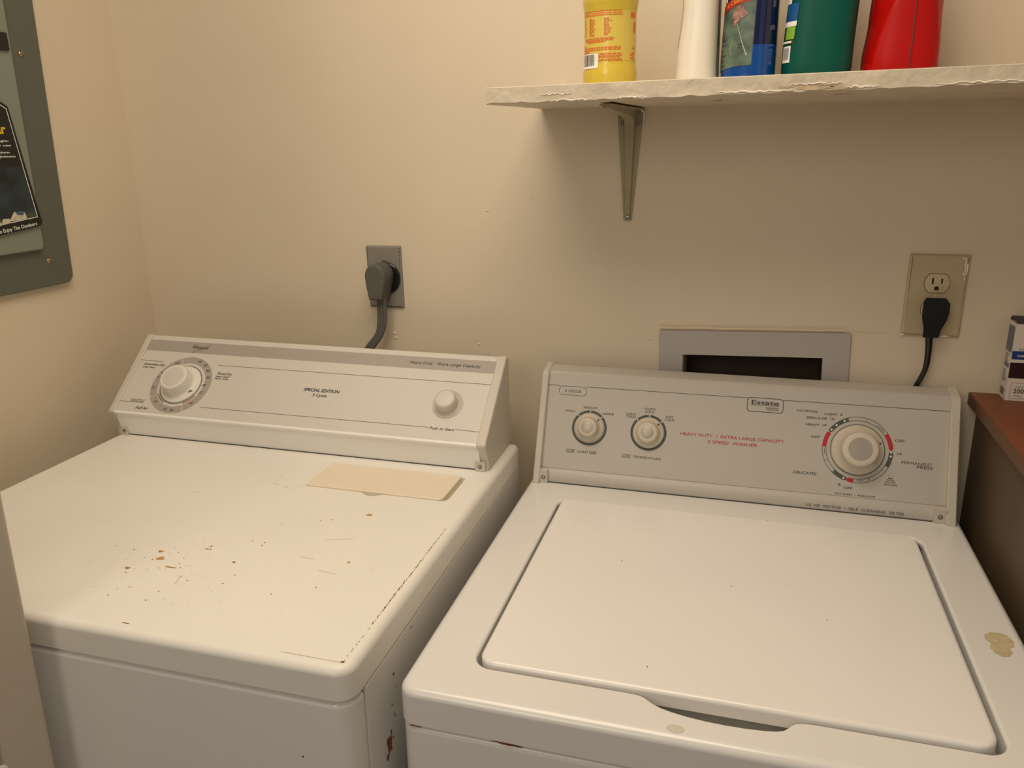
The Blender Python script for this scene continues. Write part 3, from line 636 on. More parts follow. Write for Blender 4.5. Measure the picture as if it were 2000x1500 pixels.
def bracket():
    root = thing('shelf_bracket', 'olive-grey pressed metal bracket screwed to the wall under the white shelf', 'shelf bracket', T(-0.1465, 0, 1.354))
    zt = 0.1785
    b = NB()
    # wall flange with centre ridge: cross-section rows from bottom to top
    rows = []
    for k in range(13):
        t = k / 12; z = t * zt; hw = 0.0065 + (0.0215 - 0.0065) * t; rw = 0.0030 + 0.0055 * t; rd = 0.0035 + 0.0045 * t + 0.012 * max(0, (t - 0.80) / 0.2) ** 2
        c = 0.0015 * t - 0.0015
        sec = [(-hw, -0.0002), (-hw, -0.0022), (-rw - 0.0020, -0.0022), (-rw, -0.0022 - rd), (rw, -0.0022 - rd), (rw + 0.0020, -0.0022), (hw, -0.0022), (hw, -0.0002)]
        rows.append([b.verts.new((c + x, y, z)) for x, y in sec])
    for a, c in zip(rows, rows[1:]): bridge(b, a, c)
    cap(b, [rows[0]]); cap(b, [rows[-1]])
    obj('wall_plate', b, M_brkt, root, angle=0.5)
    b = NB(); rows = []
    zs_ = 0.1790
    for k in range(11):
        t = k / 10; y = -0.001 - 0.225 * t; hw = 0.0215 - 0.013 * t; rw = 0.0085 - 0.0045 * t; rd = 0.0120 - 0.0085 * t + 0.010 * max(0, (0.14 - t) / 0.14)
        zt_ = zs_ - 0.0005
        sec = [(-hw, zt_), (-hw, zt_ - 0.002), (-rw - 0.002, zt_ - 0.002), (-rw, zt_ - 0.002 - rd), (rw, zt_ - 0.002 - rd), (rw + 0.002, zt_ - 0.002), (hw, zt_ - 0.002), (hw, zt_)]
        rows.append([b.verts.new((x, y, z)) for x, z in sec])
    for a, c in zip(rows, rows[1:]): bridge(b, a, c)
    cap(b, [rows[0]]); cap(b, [rows[-1]])
    obj('shelf_plate', b, M_brkt, root, angle=0.5)
    for x, z in ((-0.0140, 0.155), (0.0150, 0.1545), (-0.0005, 0.0045)):
        b = NB(); M = T(x, -0.0022 - (0.004 if z < .1 else 0), z) @ Matrix.Rotation(PI / 2, 4, 'X'); screw_bm(b, M, 0.0042, 0.0024); s = obj('screw', b, M_screw, root)
        b = NB(); line(b, -.0024, 0, .0024, 0, .0009, 0.0026); line(b, 0, -.0024, 0, .0024, .0009, 0.0027); obj('screw_slot', b, M_ink, s, M=M, smooth=False)
    b = NB(); tube(b, [(0.0215, -0.002, 0.150), (0.0222, -0.003, 0.166), (0.0215, -0.004, 0.1735), (0.017, -0.008, 0.1775)], 0.0011, 8); obj('paint_dribble', b, mat('paint_ridge_white', (0.8, 0.8, 0.8)), root)
bracket()

# ================================================================== bottles
class Bottle:
    """loft of super-ellipse sections: (z, rx, ry, cx, cy, power)"""
    def __init__(s, secs, rot=0.0): s.secs = secs; s.rot = rot
    def sec(s, z):
        S = s.secs
        if z <= S[0][0]: return S[0]
        for a, b in zip(S, S[1:]):
            if z <= b[0]:
                t = (z - a[0]) / (b[0] - a[0] + 1e-9); t = t * t * (3 - 2 * t); return [a[i] + (b[i] - a[i]) * t for i in range(6)]
        return S[-1]
    def pt(s, th, z, off=0.0):
        _, rx, ry, cx, cy, p = s.sec(z); c, sn = math.cos(th), math.sin(th)
        x = (rx + off) * math.copysign(abs(c) ** (2 / p), c); y = (ry + off) * math.copysign(abs(sn) ** (2 / p), sn)
        x, y = x * math.cos(s.rot) - y * math.sin(s.rot), x * math.sin(s.rot) + y * math.cos(s.rot)
        return (cx + x, cy + y, z)
    def mesh(s, z0=None, z1=None, n=56, m=60):
        b = NB(); z0 = s.secs[0][0] if z0 is None else z0; z1 = s.secs[-1][0] if z1 is None else z1; rs = []
        for k in range(m + 1):
            z = z0 + (z1 - z0) * k / m; rs.append([b.verts.new(s.pt(2 * PI * i / n, z)) for i in range(n)])
        for a, c in zip(rs, rs[1:]): bridge(b, a, c)
        cap(b, [rs[0]]); cap(b, [rs[-1]]); return b
    def patch(s, b, t0, t1, z0, z1, off=0.0006, n=16, m=10, zf=None):
        g = [[b.verts.new(s.pt(t0 + (t1 - t0) * i / n, (z0 + (z1 - z0) * j / m) if zf is None else zf(i / n, j / m), off)) for j in range(m + 1)] for i in range(n + 1)]
        for i in range(n):
            for j in range(m): b.faces.new((g[i][j], g[i + 1][j], g[i + 1][j + 1], g[i][j + 1]))
def degs(*a): return [math.radians(x) for x in a]
M_yel = mat('yellow_liquid', (0.66, 0.50, 0.055), 0.25, coat=0.4, noise=0.03, nscale=20)
M_or = mat('orange_ink', (0.72, 0.16, 0.025), 0.5)
def capcyl(root, x, y, z, r, h, m, name='cap'):
    b = NB(); lathe(b, [(r, 0), (r, h - .002), (r - .002, h), (.001, h)], 32, T(x, y, z)); return obj(name, b, m, root)
def yellow():
    root = thing('cleaner_bottle', 'yellow cleaner bottle with orange print and a barcode, alone at the open shelf end', 'bottle', T(-0.155, -0.148, ZS))
    B = Bottle([(0, .035, .035, 0, 0, 2), (.003, .0378, .0378, 0, 0, 2), (.02, .0385, .0385, 0, 0, 2), (.036, .0368, .0368, 0, 0, 2), (.098, .0368, .0368, 0, 0, 2), (.104, .0378, .0378, 0, 0, 2), (.114, .0395, .0395, 0, 0, 2), (.124, .0388, .0388, 0, 0, 2), (.150, .030, .030, 0, 0, 2), (.175, .014, .014, 0, 0, 2), (.20, .013, .013, 0, 0, 2)])
    o = obj('bottle_body', B.mesh(), M_yel, root, angle=1.0); capcyl(root, 0, 0, .195, .016, .022, mat('yellow_cap', (0.8, 0.7, 0.1)))
    f = lambda t, z: B.pt(math.radians(203 + (t - 205) * 1.50), z + 0.006 + 0.0065 * min(1, max(0, (z - .036) / .012)), 0.0006)
    b = NB(); B.patch(b, *degs(196, 352), .036, .1005, 0.0003)
    obj('clear_label', b, mat('label_yellow', (0.70, 0.55, 0.10), 0.35, coat=0.3), o)
    b = NB()
    def words(t0, t1, z, h, ragged=True):
        t = t0
        while t < t1:
            w_ = random.uniform(2.0, 7.5); e = min(t + w_, t1); q4(b, t, z, e, z + h, fmap=f, nx=2); t = e + 0.9
    for z in (.0868, .0842, .0818): words(205, 275 - random.random() * 4, z, .0013)
    for c0, ln in ((208, 7), (222, 12), (247, 12)):
        for k in range(14): words(c0, c0 + ln * random.uniform(.45, 1.0), .0780 - k * .0017, .0009)
    for z, a, c in ((.0520, 210, 262), (.0497, 212, 260), (.0476, 218, 250)): words(a, c, z, .0015)
    for z, a, c in ((.0445, 205, 214), (.0427, 205, 272), (.0410, 205, 271), (.0394, 205, 222)): words(a, c, z, .0010)
    for z, a, c in ((.0372, 235, 274), (.0354, 235, 274), (.0337, 235, 270), (.0312, 235, 274), (.0296, 235, 274)): words(a, c, z, .0011)
    for z in (.044, .040, .036, .033): words(293, 300, z - .002, .0012)
    words(288, 296, .0325, .0012); words(288, 296, .0365, .0012)
    q4(b, 289, .079, 301, .086, fmap=f, nx=4); q4(b, 296, .060, 301, .0735, fmap=f, nx=2)
    obj('label_print', b, M_or, o, smooth=False)
    b = NB(); B.patch(b, *degs(202, 254), .0265, .0460, 0.0008); obj('barcode_patch', b, M_white, o)
    b = NB(); t = 205.0; g = lambda t, z: B.pt(math.radians(t), z, 0.0012)
    while t < 244:
        w_ = random.choice((.5, .9, 1.6)); q4(b, t, .0300, t + w_, .0450, fmap=g); t += w_ + random.choice((.6, 1.0, 1.5))
    obj('barcode', b, M_ink, o, smooth=False)
yellow()
def white():
    root = thing('cleaner_bottle', 'tall white plastic bottle tapering upward, between the yellow and the navy bottles', 'bottle', T(-0.032, -0.135, ZS))
    B = Bottle([(0, .027, .040, 0, 0, 2.6), (.004, .0292, .043, 0, 0, 2.8), (.03, .0282, .043, .0, 0, 2.8), (.10, .0250, .042, .003, 0, 2.8), (.16, .0235, .038, .004, 0, 2.6), (.20, .018, .022, .004, 0, 2.2), (.215, .0135, .0135, .004, 0, 2), (.235, .0135, .0135, .004, 0, 2)])
    o = obj('bottle_body', B.mesh(), mat('white_bottle_plastic', (0.80, 0.76, 0.66), 0.3, coat=0.2), root, angle=1.0); capcyl(root, .004, 0, .232, .0165, .025, mat('white_cap', (0.8, 0.8, 0.78)))
    b = NB()
    B.patch(b, *degs(350, 378), .012, .16, 0.0006); B.patch(b, *degs(185, 192), .05, .16, 0.0006)
    obj('side_label', b, mat('grey_label', (0.42, 0.40, 0.38), 0.4), o)
    b = NB()
    for s in range(26): B.patch(b, *degs(335, 341), .012 + s * .0019, .0130 + s * .0019, 0.0006, 2, 1)
    zf = lambda i, j: .055 + .10 * j
    g = []
    for k in range(20):
        z = .05 + .11 * k / 19; t = 340 - 6 * math.sin(k / 19 * PI); g.append((b.verts.new(B.pt(math.radians(t), z, .0008)), b.verts.new(B.pt(math.radians(t + 5), z, .0008))))
    for a, c in zip(g, g[1:]): b.faces.new((a[0], a[1], c[1], c[0]))
    g = []
    for k in range(20):
        z = .045 + .10 * k / 19; g.append((b.verts.new(B.pt(math.radians(196), z, .0008)), b.verts.new(B.pt(math.radians(200), z, .0008))))
    for a, c in zip(g, g[1:]): b.faces.new((a[0], a[1], c[1], c[0]))
    obj('label_print', b, M_ink, o, smooth=False)
white()
def navy():
    root = thing('cleaner_bottle', 'navy blue cleaner bottle with a flower label and bright blue liquid at its bottom', 'bottle', T(0.0372, -0.140, ZS))
    B = Bottle([(0, .033, .033, 0, 0, 2.6), (.004, .0358, .0362, 0, 0, 2.8), (.03, .0362, .0370, 0, 0, 2.8), (.13, .0345, .036, .002, 0, 2.8), (.17, .029, .030, .002, 0, 2.5), (.20, .014, .014, .002, 0, 2), (.225, .0135, .0135, .002, 0, 2)], rot=-0.10)
    o = obj('bottle_body', B.mesh(.047), mat('navy_plastic', (0.004, 0.010, 0.055), 0.12, coat=0.5), root, angle=1.0); capcyl(root, .002, 0, .222, .0165, .025, M_white)
    obj('filled_bottom', B.mesh(0, .047), mat('blue_liquid', (0.003, 0.065, 0.30), 0.12, coat=0.5), root, angle=1.0)
    b = NB(); B.patch(b, *degs(182, 277), .016, .11, 0.0006, 20, 10, zf=lambda i, j: (.015 + .007 * i) + (.080 - .004 + .012 * i) * j)
    lab = obj('front_label', b, mat('flower_label_green', (0.085, 0.13, 0.095), 0.35, noise=0.55, nscale=55), o)
    f = lambda t, z: B.pt(math.radians(t), z, 0.0012)
    b = NB()
    for (t, z, rt, rz) in ((255, .0895, 9, .006), (248, .086, 7, .006), (262, .086, 8, .005), (254, .0805, 7, .005), (259, .092, 6, .005), (250, .075, 4, .005)):
        b.faces.new([b.verts.new(f(t + rt * math.cos(k * PI / 6) * random.uniform(.8, 1.1), z + rz * math.sin(k * PI / 6) * random.uniform(.8, 1.1))) for k in range(12)])
    obj('flower_print', b, mat('flower_pink', (0.33, 0.17, 0.14), 0.5, noise=0.45, nscale=200), lab, smooth=False)
    b = NB()
    for (t0, z0, t1, z1) in ((254, .074, 266, .048), (238, .054, 264, .064), (248, .054, 242, .042), (266, .048, 270, .034), (242, .042, 246, .035)):
        a = f(t0, z0); c = f(t1, z1); b.faces.new([b.verts.new(v) for v in (f(t0, z0), f(t1, z1), f(t1 + 1.2, z1), f(t0 + 1.2, z0))])
    obj('stem_print', b, mat('pale_green', (0.35, 0.42, 0.30), 0.5), lab, smooth=False)
    b = NB(); B.patch(b, *degs(186, 276), .09, .1, 0.0010, 14, 1, zf=lambda i, j: .0845 + .017 * i + .0105 * j)
    obj('red_banner', b, mat('label_red', (0.40, 0.02, 0.012), 0.4), lab)
    b = NB(); sl = lambda t: .0845 + .017 * (t - 186) / 90
    txt(b, 'or Cleaner', 222, 271, .0, .0052, fmap=lambda t, z: B.pt(math.radians(t), z + sl(t) + .0028, 0.0016)); obj('banner_text', b, mat('label_orange', (0.8, 0.33, 0.03), 0.4), lab, smooth=False)
    b = NB(); txt(b, 'HIN', 216, 270, .0, .030, bold=0.03, fmap=lambda t, z: B.pt(math.radians(t), z * 1.0 + sl(t) + .0125, 0.0016)); obj('label_title', b, M_white, lab, smooth=False)
    b = NB()
    for k in range(6): 
        t = 214 - (k % 3) * 3; B.patch(b, *degs(t, t + 12 + 5 * (k % 2)), .054 - .0065 * k, .0555 - .0065 * k, 0.0012, 4, 1)
    B.patch(b, *degs(259, 266), .044, .0455, .0012, 2, 1); B.patch(b, *degs(259, 266), .0475, .049, .0012, 2, 1)
    obj('small_print', b, M_ink, lab, smooth=False)
navy()
def green():
    root = thing('detergent_jug', 'teal green plastic jug with a small barcode on its wrapped label edge', 'jug', T(0.1255, -0.135, ZS))
    B = Bottle([(0, .040, .040, 0, 0, 3), (.004, .0440, .045, 0, 0, 3.2), (.02, .0448, .047, 0, 0, 3.4), (.13, .0440, .046, .004, 0, 3.2), (.18, .040, .040, .006, 0, 3), (.21, .022, .022, .006, 0, 2.2), (.24, .021, .021, .006, 0, 2)])
    b = B.mesh(n=96, m=90)
    for v in b.verts:   # grip hollow high on the front face
        d = ((v.co.x + .008) / .021) ** 2 + ((v.co.z - .135) / .030) ** 2
        if v.co.y < 0 and d < 1: v.co.y += 0.012 * (1 - d) ** 1.0
    o = obj('jug_body', b, mat('teal_plastic', (0.0, 0.082, 0.060), 0.42, spec=0.25), root, angle=1.0, wn=False); capcyl(root, .006, 0, .235, .026, .035, mat('teal_cap', (0.0, 0.1, 0.07)))
    b = NB(); B.patch(b, *degs(190, 237), .02, .1, 0.0006, 12, 10, zf=lambda i, j: (.045) + .050 * j)
    lab = obj('wrap_label', b, mat('label_dark_green', (0.02, 0.07, 0.03), 0.4), o)
    b = NB(); B.patch(b, *degs(190, 237), .073, .095, 0.0010); obj('blue_print', b, mat('label_blue', (0.01, 0.09, 0.28), 0.4), lab)
    b = NB(); B.patch(b, *degs(190, 237), .067, .073, 0.0012); B.patch(b, *degs(192, 214), .095, .135, 0.0012); B.patch(b, *degs(195, 230), .0465, .0490, .0014)
    obj('white_print', b, M_white, lab)
    b = NB(); B.patch(b, *degs(208, 236), .051, .067, 0.0015); obj('lime_print', b, mat('label_lime', (0.22, 0.42, 0.05), 0.4), lab)
    b = NB(); B.patch(b, *degs(200, 229), .0225, .0430, 0.0008); bc = obj('barcode_patch', b, M_white, o)
    b = NB(); t = 205.0
    while t < 225:
        q4(b, t, .026, t + .7, .041, fmap=lambda t, z: B.pt(math.radians(t), z, .0014)); t += 1.6
    obj('barcode', b, M_ink, bc, smooth=False)
green()
def redj():
    root = thing('detergent_jug', 'bright red plastic jug with a moulded seam, last on the row of shelf bottles', 'jug', T(0.2290, -0.135, ZS))
    B = Bottle([(0, .042, .040, 0, 0, 3), (.004, .0455, .046, 0, 0, 3.2), (.02, .0458, .047, .0, 0, 3.2), (.07, .0432, .046, .002, 0, 3.0), (.13, .0415, .044, .003, 0, 3), (.18, .034, .038, .006, 0, 3), (.21, .02, .022, .006, 0, 2.2), (.24, .02, .02, .006, 0, 2)])
    b = B.mesh(n=120, m=90)
    for v in b.verts:   # sunken side grips curving either side of the middle seam
        if v.co.y < 0:
            cz = v.co.z
            xl = -0.036 + 0.024 * max(0, min(1, (cz - .02) / .08)) ** 1.5; xr = 0.036 - 0.018 * max(0, min(1, (cz - .035) / .09)) ** 1.2
            if cz > .015:
                if v.co.x < xl: v.co.y += min(0.016, (xl - v.co.x) * 1.3)
                if v.co.x > xr + .004: v.co.y += min(0.012, (v.co.x - xr - .004) * 1.1)
    o = obj('jug_body', b, mat('red_plastic', (0.44, 0.003, 0.002), 0.42, spec=0.25), root, angle=1.0, wn=False); capcyl(root, .006, 0, .235, .024, .035, mat('red_cap', (0.4, 0.01, 0.01)))
    b = NB(); pts = [Vector(B.pt(math.radians(272.5 - 1 * k / 20), .003 + .17 * k / 20, .0003)) for k in range(21)]; tube(b, pts, .0010, 6); obj('mould_seam', b, mat('dark_red_seam', (0.16, 0.03, 0.03), 0.5), o)
redj()

# ================================================================== dryer outlet, plug and cord
def dryer_outlet():
    root = thing('wall_outlet', 'grey metal outlet plate with a round black socket, behind the dryer', 'outlet', T(-0.606, 0, 1.2465))
    b = NB(); pts = [(-0.036, -0.0585), (0.037, -0.0590), (0.0355, 0.0), (0.0385, 0.0580), (-0.0310, 0.0585), (-0.0345, 0.0)]
    M = Matrix.Rotation(PI / 2, 4, 'X')
    o_ = rr(-0.0355, -0.0590, 0.0365, 0.0588, 0.002, 3)
    prism(b, o_, 0, 0.0045, 0.004, 3); p = obj('cover_plate', b, M_grey, root, M=M)
    b = NB(); lathe(b, [(0.0300, 0.004), (0.0300, 0.0085), (0.0285, 0.010), (0.001, 0.010)], 48); obj('socket', b, M_black, root, M=M @ T(0.003, -0.001, 0))
    b = NB(); screw_bm(b, M @ T(0.001, 0.033, 0.0045), 0.0035, 0.0025); obj('screw', b, M_screw, root)
dryer_outlet()
def dryer_cord():
    root = thing('power_cord', 'thick grey flat dryer cord with a large angled plug in the round socket', 'power cord', T(-0.604, 0, 1.2))
    M = T(-0.6045, 0, 1.2535) @ Matrix.Rotation(PI / 2, 4, 'X'); Mi = T(0.604, 0, -1.2) @ M
    pts = [(0.0205 * math.cos(math.radians(a)) - .001, 0.0225 * math.sin(math.radians(a))) for a in range(-10, 191, 12)]
    pts += [(-0.0205, -0.015), (-0.0165, -0.040), (-0.0150, -0.044), (0.0090, -0.044), (0.0105, -0.040), (0.0180, -0.012)]
    b = NB(); prism(b, pts, 0.0085, 0.0480, 0.004, 3); obj('plug', b, M_gplug, root, M=Mi, angle=0.7)
    b = NB()
    for k, off in enumerate((-0.0062, 0.0, 0.0062)):
        path = bez([(-0.6030 + off, -0.030, 1.216), (-0.6025 + off, -0.031, 1.190), (-0.6030 + off * .95, -0.034, 1.165), (-0.6090 + off * .8, -0.038, 1.142), (-0.6270 + off, -0.042, 1.118), (-0.645 + off, -0.045, 1.09), (-0.655 + off, -0.050, 1.03), (-0.655 + off, -0.050, 0.60)], 8)
        tube(b, [p - Vector((-0.604, 0, 1.2)) for p in path], 0.0038, 10)
    obj('flat_cable', b, M_gplug, root)
dryer_cord()
# ================================================================== washer outlet, plug and cord
def washer_outlet():
    root = thing('wall_outlet', 'large ivory duplex outlet plate with chipped paint, above the washing machine', 'outlet', T(0.3355, 0, 1.2405))
    M = Matrix.Rotation(math.radians(0.5), 4, 'Y') @ Matrix.Rotation(PI / 2, 4, 'X')
    b = NB(); prism(b, rr(-0.0425, -0.0650, 0.0425, 0.0650, 0.0025, 3), 0, 0.0055, 0.0045, 4); obj('cover_plate', b, M_ivory, root, M=M)
    for cy in (0.0205, -0.0205):
        pts = []
        for a in range(0, 360, 6):
            r = 0.0178; x, y = r * math.cos(math.radians(a)), r * math.sin(math.radians(a)); pts.append((x, max(-0.0146, min(0.0146, y))))
        b = NB(); prism(b, offset(pts, 0.0008), 0.002, 0.0057); g = obj('receptacle', b, M_ink, root, M=M @ T(0, cy, 0), smooth=False)
        b = NB(); prism(b, pts, 0.003, 0.0066, 0.0006, 2); f = obj('receptacle_face', b, M_ivory2, g)
        b = NB()
        q4(b, -0.0077, -0.001, -0.0052, 0.0085, 0.0068); q4(b, 0.0052, 0.000, 0.0075, 0.0078, 0.0068)
        disc(b, 0, -0.0075, 0.0032, 0.0068); q4(b, -0.0032, -0.0105, 0.0032, -0.0075, 0.0069)
        obj('slot', b, M_black, g, smooth=False)
    b = NB(); screw_bm(b, M @ T(0, 0, 0.0055), 0.0038, 0.0016); obj('screw', b, M_ivory2, root)
    b = NB()
    for x, y, rx, ry in ((0.0355, 0.050, .0014, .005), (0.0362, 0.040, .0008, .007), (0.036, 0.055, .0012, .006), (0.0385, 0.045, .001, .012), (0.033, 0.060, .003, .001), (0.037, 0.030, .0008, .006), (0.034, 0.036, .0012, .002), (0.020, -0.0625, .006, .0014), (-0.040, -0.063, .004, .0012)): blob(b, x, y, rx, ry, 0.0058 if abs(x) < .0388 and abs(y) < .0608 else 0.0054, 12)
    obj('paint_chip', b, M_white, root, M=M @ T(0, 0, 0.0002), smooth=False)
washer_outlet()
def washer_cord():
    root = thing('power_cord', 'thin black washing machine cord plugged into the lower socket of the ivory outlet', 'power cord', T(0.334, 0, 1.2))
    M = T(0, 0, 0.0165) @ Matrix.Rotation(PI / 2, 4, 'X')
    pts = [(-0.0135, 0.018), (-0.0115, 0.0215), (0.0100, 0.0215), (0.0145, 0.016), (0.0150, 0.004), (0.0125, -0.008), (0.0070, -0.022), (0.0050, -0.032), (-0.0090, -0.032), (-0.0095, -0.020), (-0.0130, -0.006), (-0.0140, 0.006)]
    b = NB(); prism(b, pts, 0.0068, 0.0300, 0.0045, 4); obj('plug', b, M_black, root, M=M, angle=0.9)
    b = NB(); path = bez([(-0.001, -0.020, -0.008), (-0.0020, -0.020, -0.021), (-0.0002, -0.018, -0.045), (0.0, -0.014, -0.071), (-0.0040, -0.010, -0.090), (-0.0092, -0.0075, -0.105), (-0.0145, -0.0062, -0.125), (-0.0165, -0.0058, -0.16), (-0.0165, -0.0058, -0.26)], 8)
    n = len(path); tube(b, path, [0.0064 - 0.0024 * min(1, k / 28) for k in range(n)], 12); obj('cable', b, M_black, root)
washer_cord()

# ================================================================== washer supply box recessed in the wall
def supply_box():
    root = thing('washer_outlet_box', 'grey-white plastic supply box recessed in the wall with a dark opening, behind the washing machine', 'outlet box', T(BXC[0], 0, BXC[1]))
    M = Matrix.Rotation(-tilt, 4, 'Y') @ Matrix.Rotation(PI / 2, 4, 'X')
    x0, x1, z0, z1 = HX0 - BXC[0], HX1 - BXC[0], HZ0 - BXC[1], HZ1 - BXC[1]
    out = rr(-0.1525, z0 - 0.05, 0.1575, 0.0960, 0.0045, 4); inn = rr(x0, z0, x1, z1, 0.0005, 2)
    b = NB(); bot, top = rounded_loops(b, out, 0.0001, 0.0050, 0.0020, 3); i0 = ring(b, inn, 0.0050); i1 = ring(b, inn, -0.002); bridge(b, i0, i1); cap(b, [top, i0]); cap(b, [bot, i1])
    obj('flange', b, M_box, root, M=M)
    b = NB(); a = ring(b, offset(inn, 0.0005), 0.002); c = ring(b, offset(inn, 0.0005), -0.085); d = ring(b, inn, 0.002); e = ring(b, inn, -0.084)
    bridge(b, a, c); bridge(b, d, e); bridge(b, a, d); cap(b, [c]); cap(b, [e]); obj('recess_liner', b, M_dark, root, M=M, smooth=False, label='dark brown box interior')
    b = NB(); tube(b, [(-0.1535 + .02 * k, -0.004, 0.0978 + .0004 * k + random.uniform(-.0006, .0006)) for k in range(16)], 0.0016, 6); obj('caulk_bead', b, mat('caulk', (0.74, 0.63, 0.47), 0.5), root, M=Matrix.Rotation(-tilt + 0.02, 4, 'Y'))
supply_box()

# ================================================================== electrical panel on the left wall
def epanel():
    root = thing('electrical_panel', 'dark grey metal breaker panel with rounded corners on the wall left of the dryer', 'electrical panel', T(XL, -0.40, 1.6))
    # local: x' = world y, y' = world z, z' = world +x
    M = frame_M((0, 0.40, -1.6), (0, 1, 0), (0, 0, 1), (1, 0, 0))
    bl = rr(-0.60, 1.2565, -0.203, 2.02, (0.016, 0.016, 0.016, 0.016), 6)
    bl = [(x + (0.040 * (y - 1.257) if x > -0.4 else 0), y) for x, y in bl]
    b = NB(); prism(b, bl, 0.001, 0.0105, 0.002, 3); obj('cover_frame', b, M_panel, root, M=M)
    dl = rr(-0.555, 1.3235, -0.2640, 1.97, (0.008, 0.008, 0.008, 0.008), 5)
    dl = [(x + (0.028 * (y - 1.323) if x > -0.4 else 0), y) for x, y in dl]
    b = NB(); prism(b, dl, 0.0100, 0.0210, 0.0025, 3); d = obj('panel_door', b, M_panel2, root, M=M)
    b = NB(); bx(b, (-0.32, 1.646, 0.0205), (-0.2625, 1.6735, 0.0260), 0.0015, 3); obj('latch', b, M_black, d, label='black sliding latch')
    for y, z in ((-0.2285, 1.645), (-0.2500, 1.3005), (-0.57, 1.30)):
        b = NB(); sm = T(y, z, 0.0105); bmesh.ops.create_uvsphere(b, u_segments=16, v_segments=8, radius=0.0048, matrix=sm @ Matrix.Diagonal((1, 1, .55, 1))); s = obj('screw', b, M_brass, root, M=M)
        b = NB(); line(b, y - .003, z + .0035, y + .003, z - .0035, .0012, .0134); obj('screw_slot', b, M_ink, s, smooth=False)
epanel()
def card():
    X = XL + 0.0225
    root = thing('hang_card', 'black flashlight package card with yellow lettering and tents, propped on the breaker panel door', 'card', T(X, -0.35, 1.36))
    M = frame_M((0, 0.35, -1.36), (0, 1, 0), (0, 0, 1), (1, 0, 0)); Z = 0.0042
    out = [(-0.435, 1.354), (-0.428, 1.3495), (-0.270, 1.3640), (-0.2645, 1.3670), (-0.2625, 1.3735), (-0.2650, 1.383), (-0.2880, 1.5590), (-0.3040, 1.5685), (-0.360, 1.5685), (-0.3780, 1.5560)]
    b = NB(); prism(b, list(out), 0.0, 0.004, 0.0008, 2); c = obj('card_board', b, mat('card_black', (0.006, 0.007, 0.007), 0.4), root, M=M)
    b = NB(); pin = [(-0.424, 1.3655), (-0.2710, 1.3795), (-0.2920, 1.5555), (-0.3050, 1.5632), (-0.358, 1.5632), (-0.374, 1.5520)]
    L_ = [b.verts.new((x, y, Z)) for x, y in pin]; L2 = [b.verts.new((x, y, Z)) for x, y in offset(pin, -0.0012)]; bridge(b, L_, L2); obj('white_outline', b, M_white, c, smooth=False)
    b = NB(); b.faces.new([b.verts.new((x, y, Z + .0001)) for x, y in ((-0.422, 1.368), (-0.2730, 1.3815), (-0.2825, 1.465), (-0.398, 1.465))]); obj('night_sky_print', b, mat('night_sky', (0.012, 0.024, 0.030), 0.35, noise=0.7, nscale=30), c, smooth=False)
    b = NB(); f = lambda x, y: (x, y, Z + .0004)
    txt(b, 'ar', -0.3200, -0.3015, 1.5165, 0.0150, bold=0.03, fmap=f); obj('yellow_lettering', b, mat('card_yellow', (0.75, 0.50, 0.02), 0.5), c, smooth=False)
    b = NB()
    for s, x0, x1, z in (('weight-', -0.330, -0.3000, 1.5035), ('day use', -0.331, -0.2975, 1.4965), ('plore-', -0.322, -0.3010, 1.4855), ('brightness', -0.338, -0.2925, 1.4790)): txt(b, s, x0, x1, z, 0.0034, fmap=f)
    txt(b, 'ce To Enjoy The Outdoors', -0.4000 + .035, -0.2750, 1.3585, 0.0058, fmap=f, rot=0.09)
    obj('white_lettering', b, M_white, c, smooth=False)
    b = NB()
    for x, z, s in ((-0.310, 1.3775, 1.0), (-0.335, 1.3745, .55), (-0.360, 1.372, .9)):
        b.faces.new([b.verts.new((x + a * s, z + h * s, Z + .0004)) for a, h in ((-.018, 0), (-.006, .0150), (.014, .0125), (.018, .0)) ])
    obj('tent_print', b, mat('tent_cream', (0.55, 0.52, 0.40), 0.5, noise=.3, nscale=150), c, smooth=False)
    b = NB(); b.faces.new([b.verts.new((x, y, Z + .0006)) for x, y in ((-0.315, 1.3925), (-0.2965, 1.3895), (-0.300, 1.3855), (-0.311, 1.3865))]); obj('tent_fly_print', b, mat('tent_blue', (0.04, 0.12, 0.22), 0.5), c, smooth=False)
    b = NB(); b.faces.new([b.verts.new((x, y, Z + .0002)) for x, y in ((-0.422, 1.368), (-0.2730, 1.3815), (-0.2738, 1.3885), (-0.421, 1.375))]); obj('grass_print', b, mat('grass_green', (0.05, 0.07, 0.04), 0.5), c, smooth=False)
card()

# ================================================================== brown side board and bulb box
ZB = 1.088
M_cab = mat('guessed_body_brown', (0.105, 0.070, 0.038), 0.6, noise=0.08, nscale=10)  # dark brown body, added so the area under the board turns dark
sb = thing('guessed_side_cabinet', 'brown laminate top on a guessed dark cabinet body, in the corner beside the washing machine', 'cabinet', T(0.65, -0.28, 0))
SBM = T(-0.65, 0.28, 0)
b = NB(); bx(b, (0.4045, -0.56, ZB - 0.019), (0.899, -0.001, ZB), 0.0008, 2); obj('top_board', b, M_wood, sb, M=SBM)
b = NB(); bx(b, (0.4030, -0.5605, ZB - 0.0190), (0.4045, -0.001, ZB - 0.0005)); obj('edge_strip', b, M_woode, sb, smooth=False, M=SBM)
b = NB(); blob(b, 0.4082, -0.014, 0.002, 0.0012, ZB + 0.0003); obj('edge_chip', b, M_white, sb, smooth=False, M=SBM)
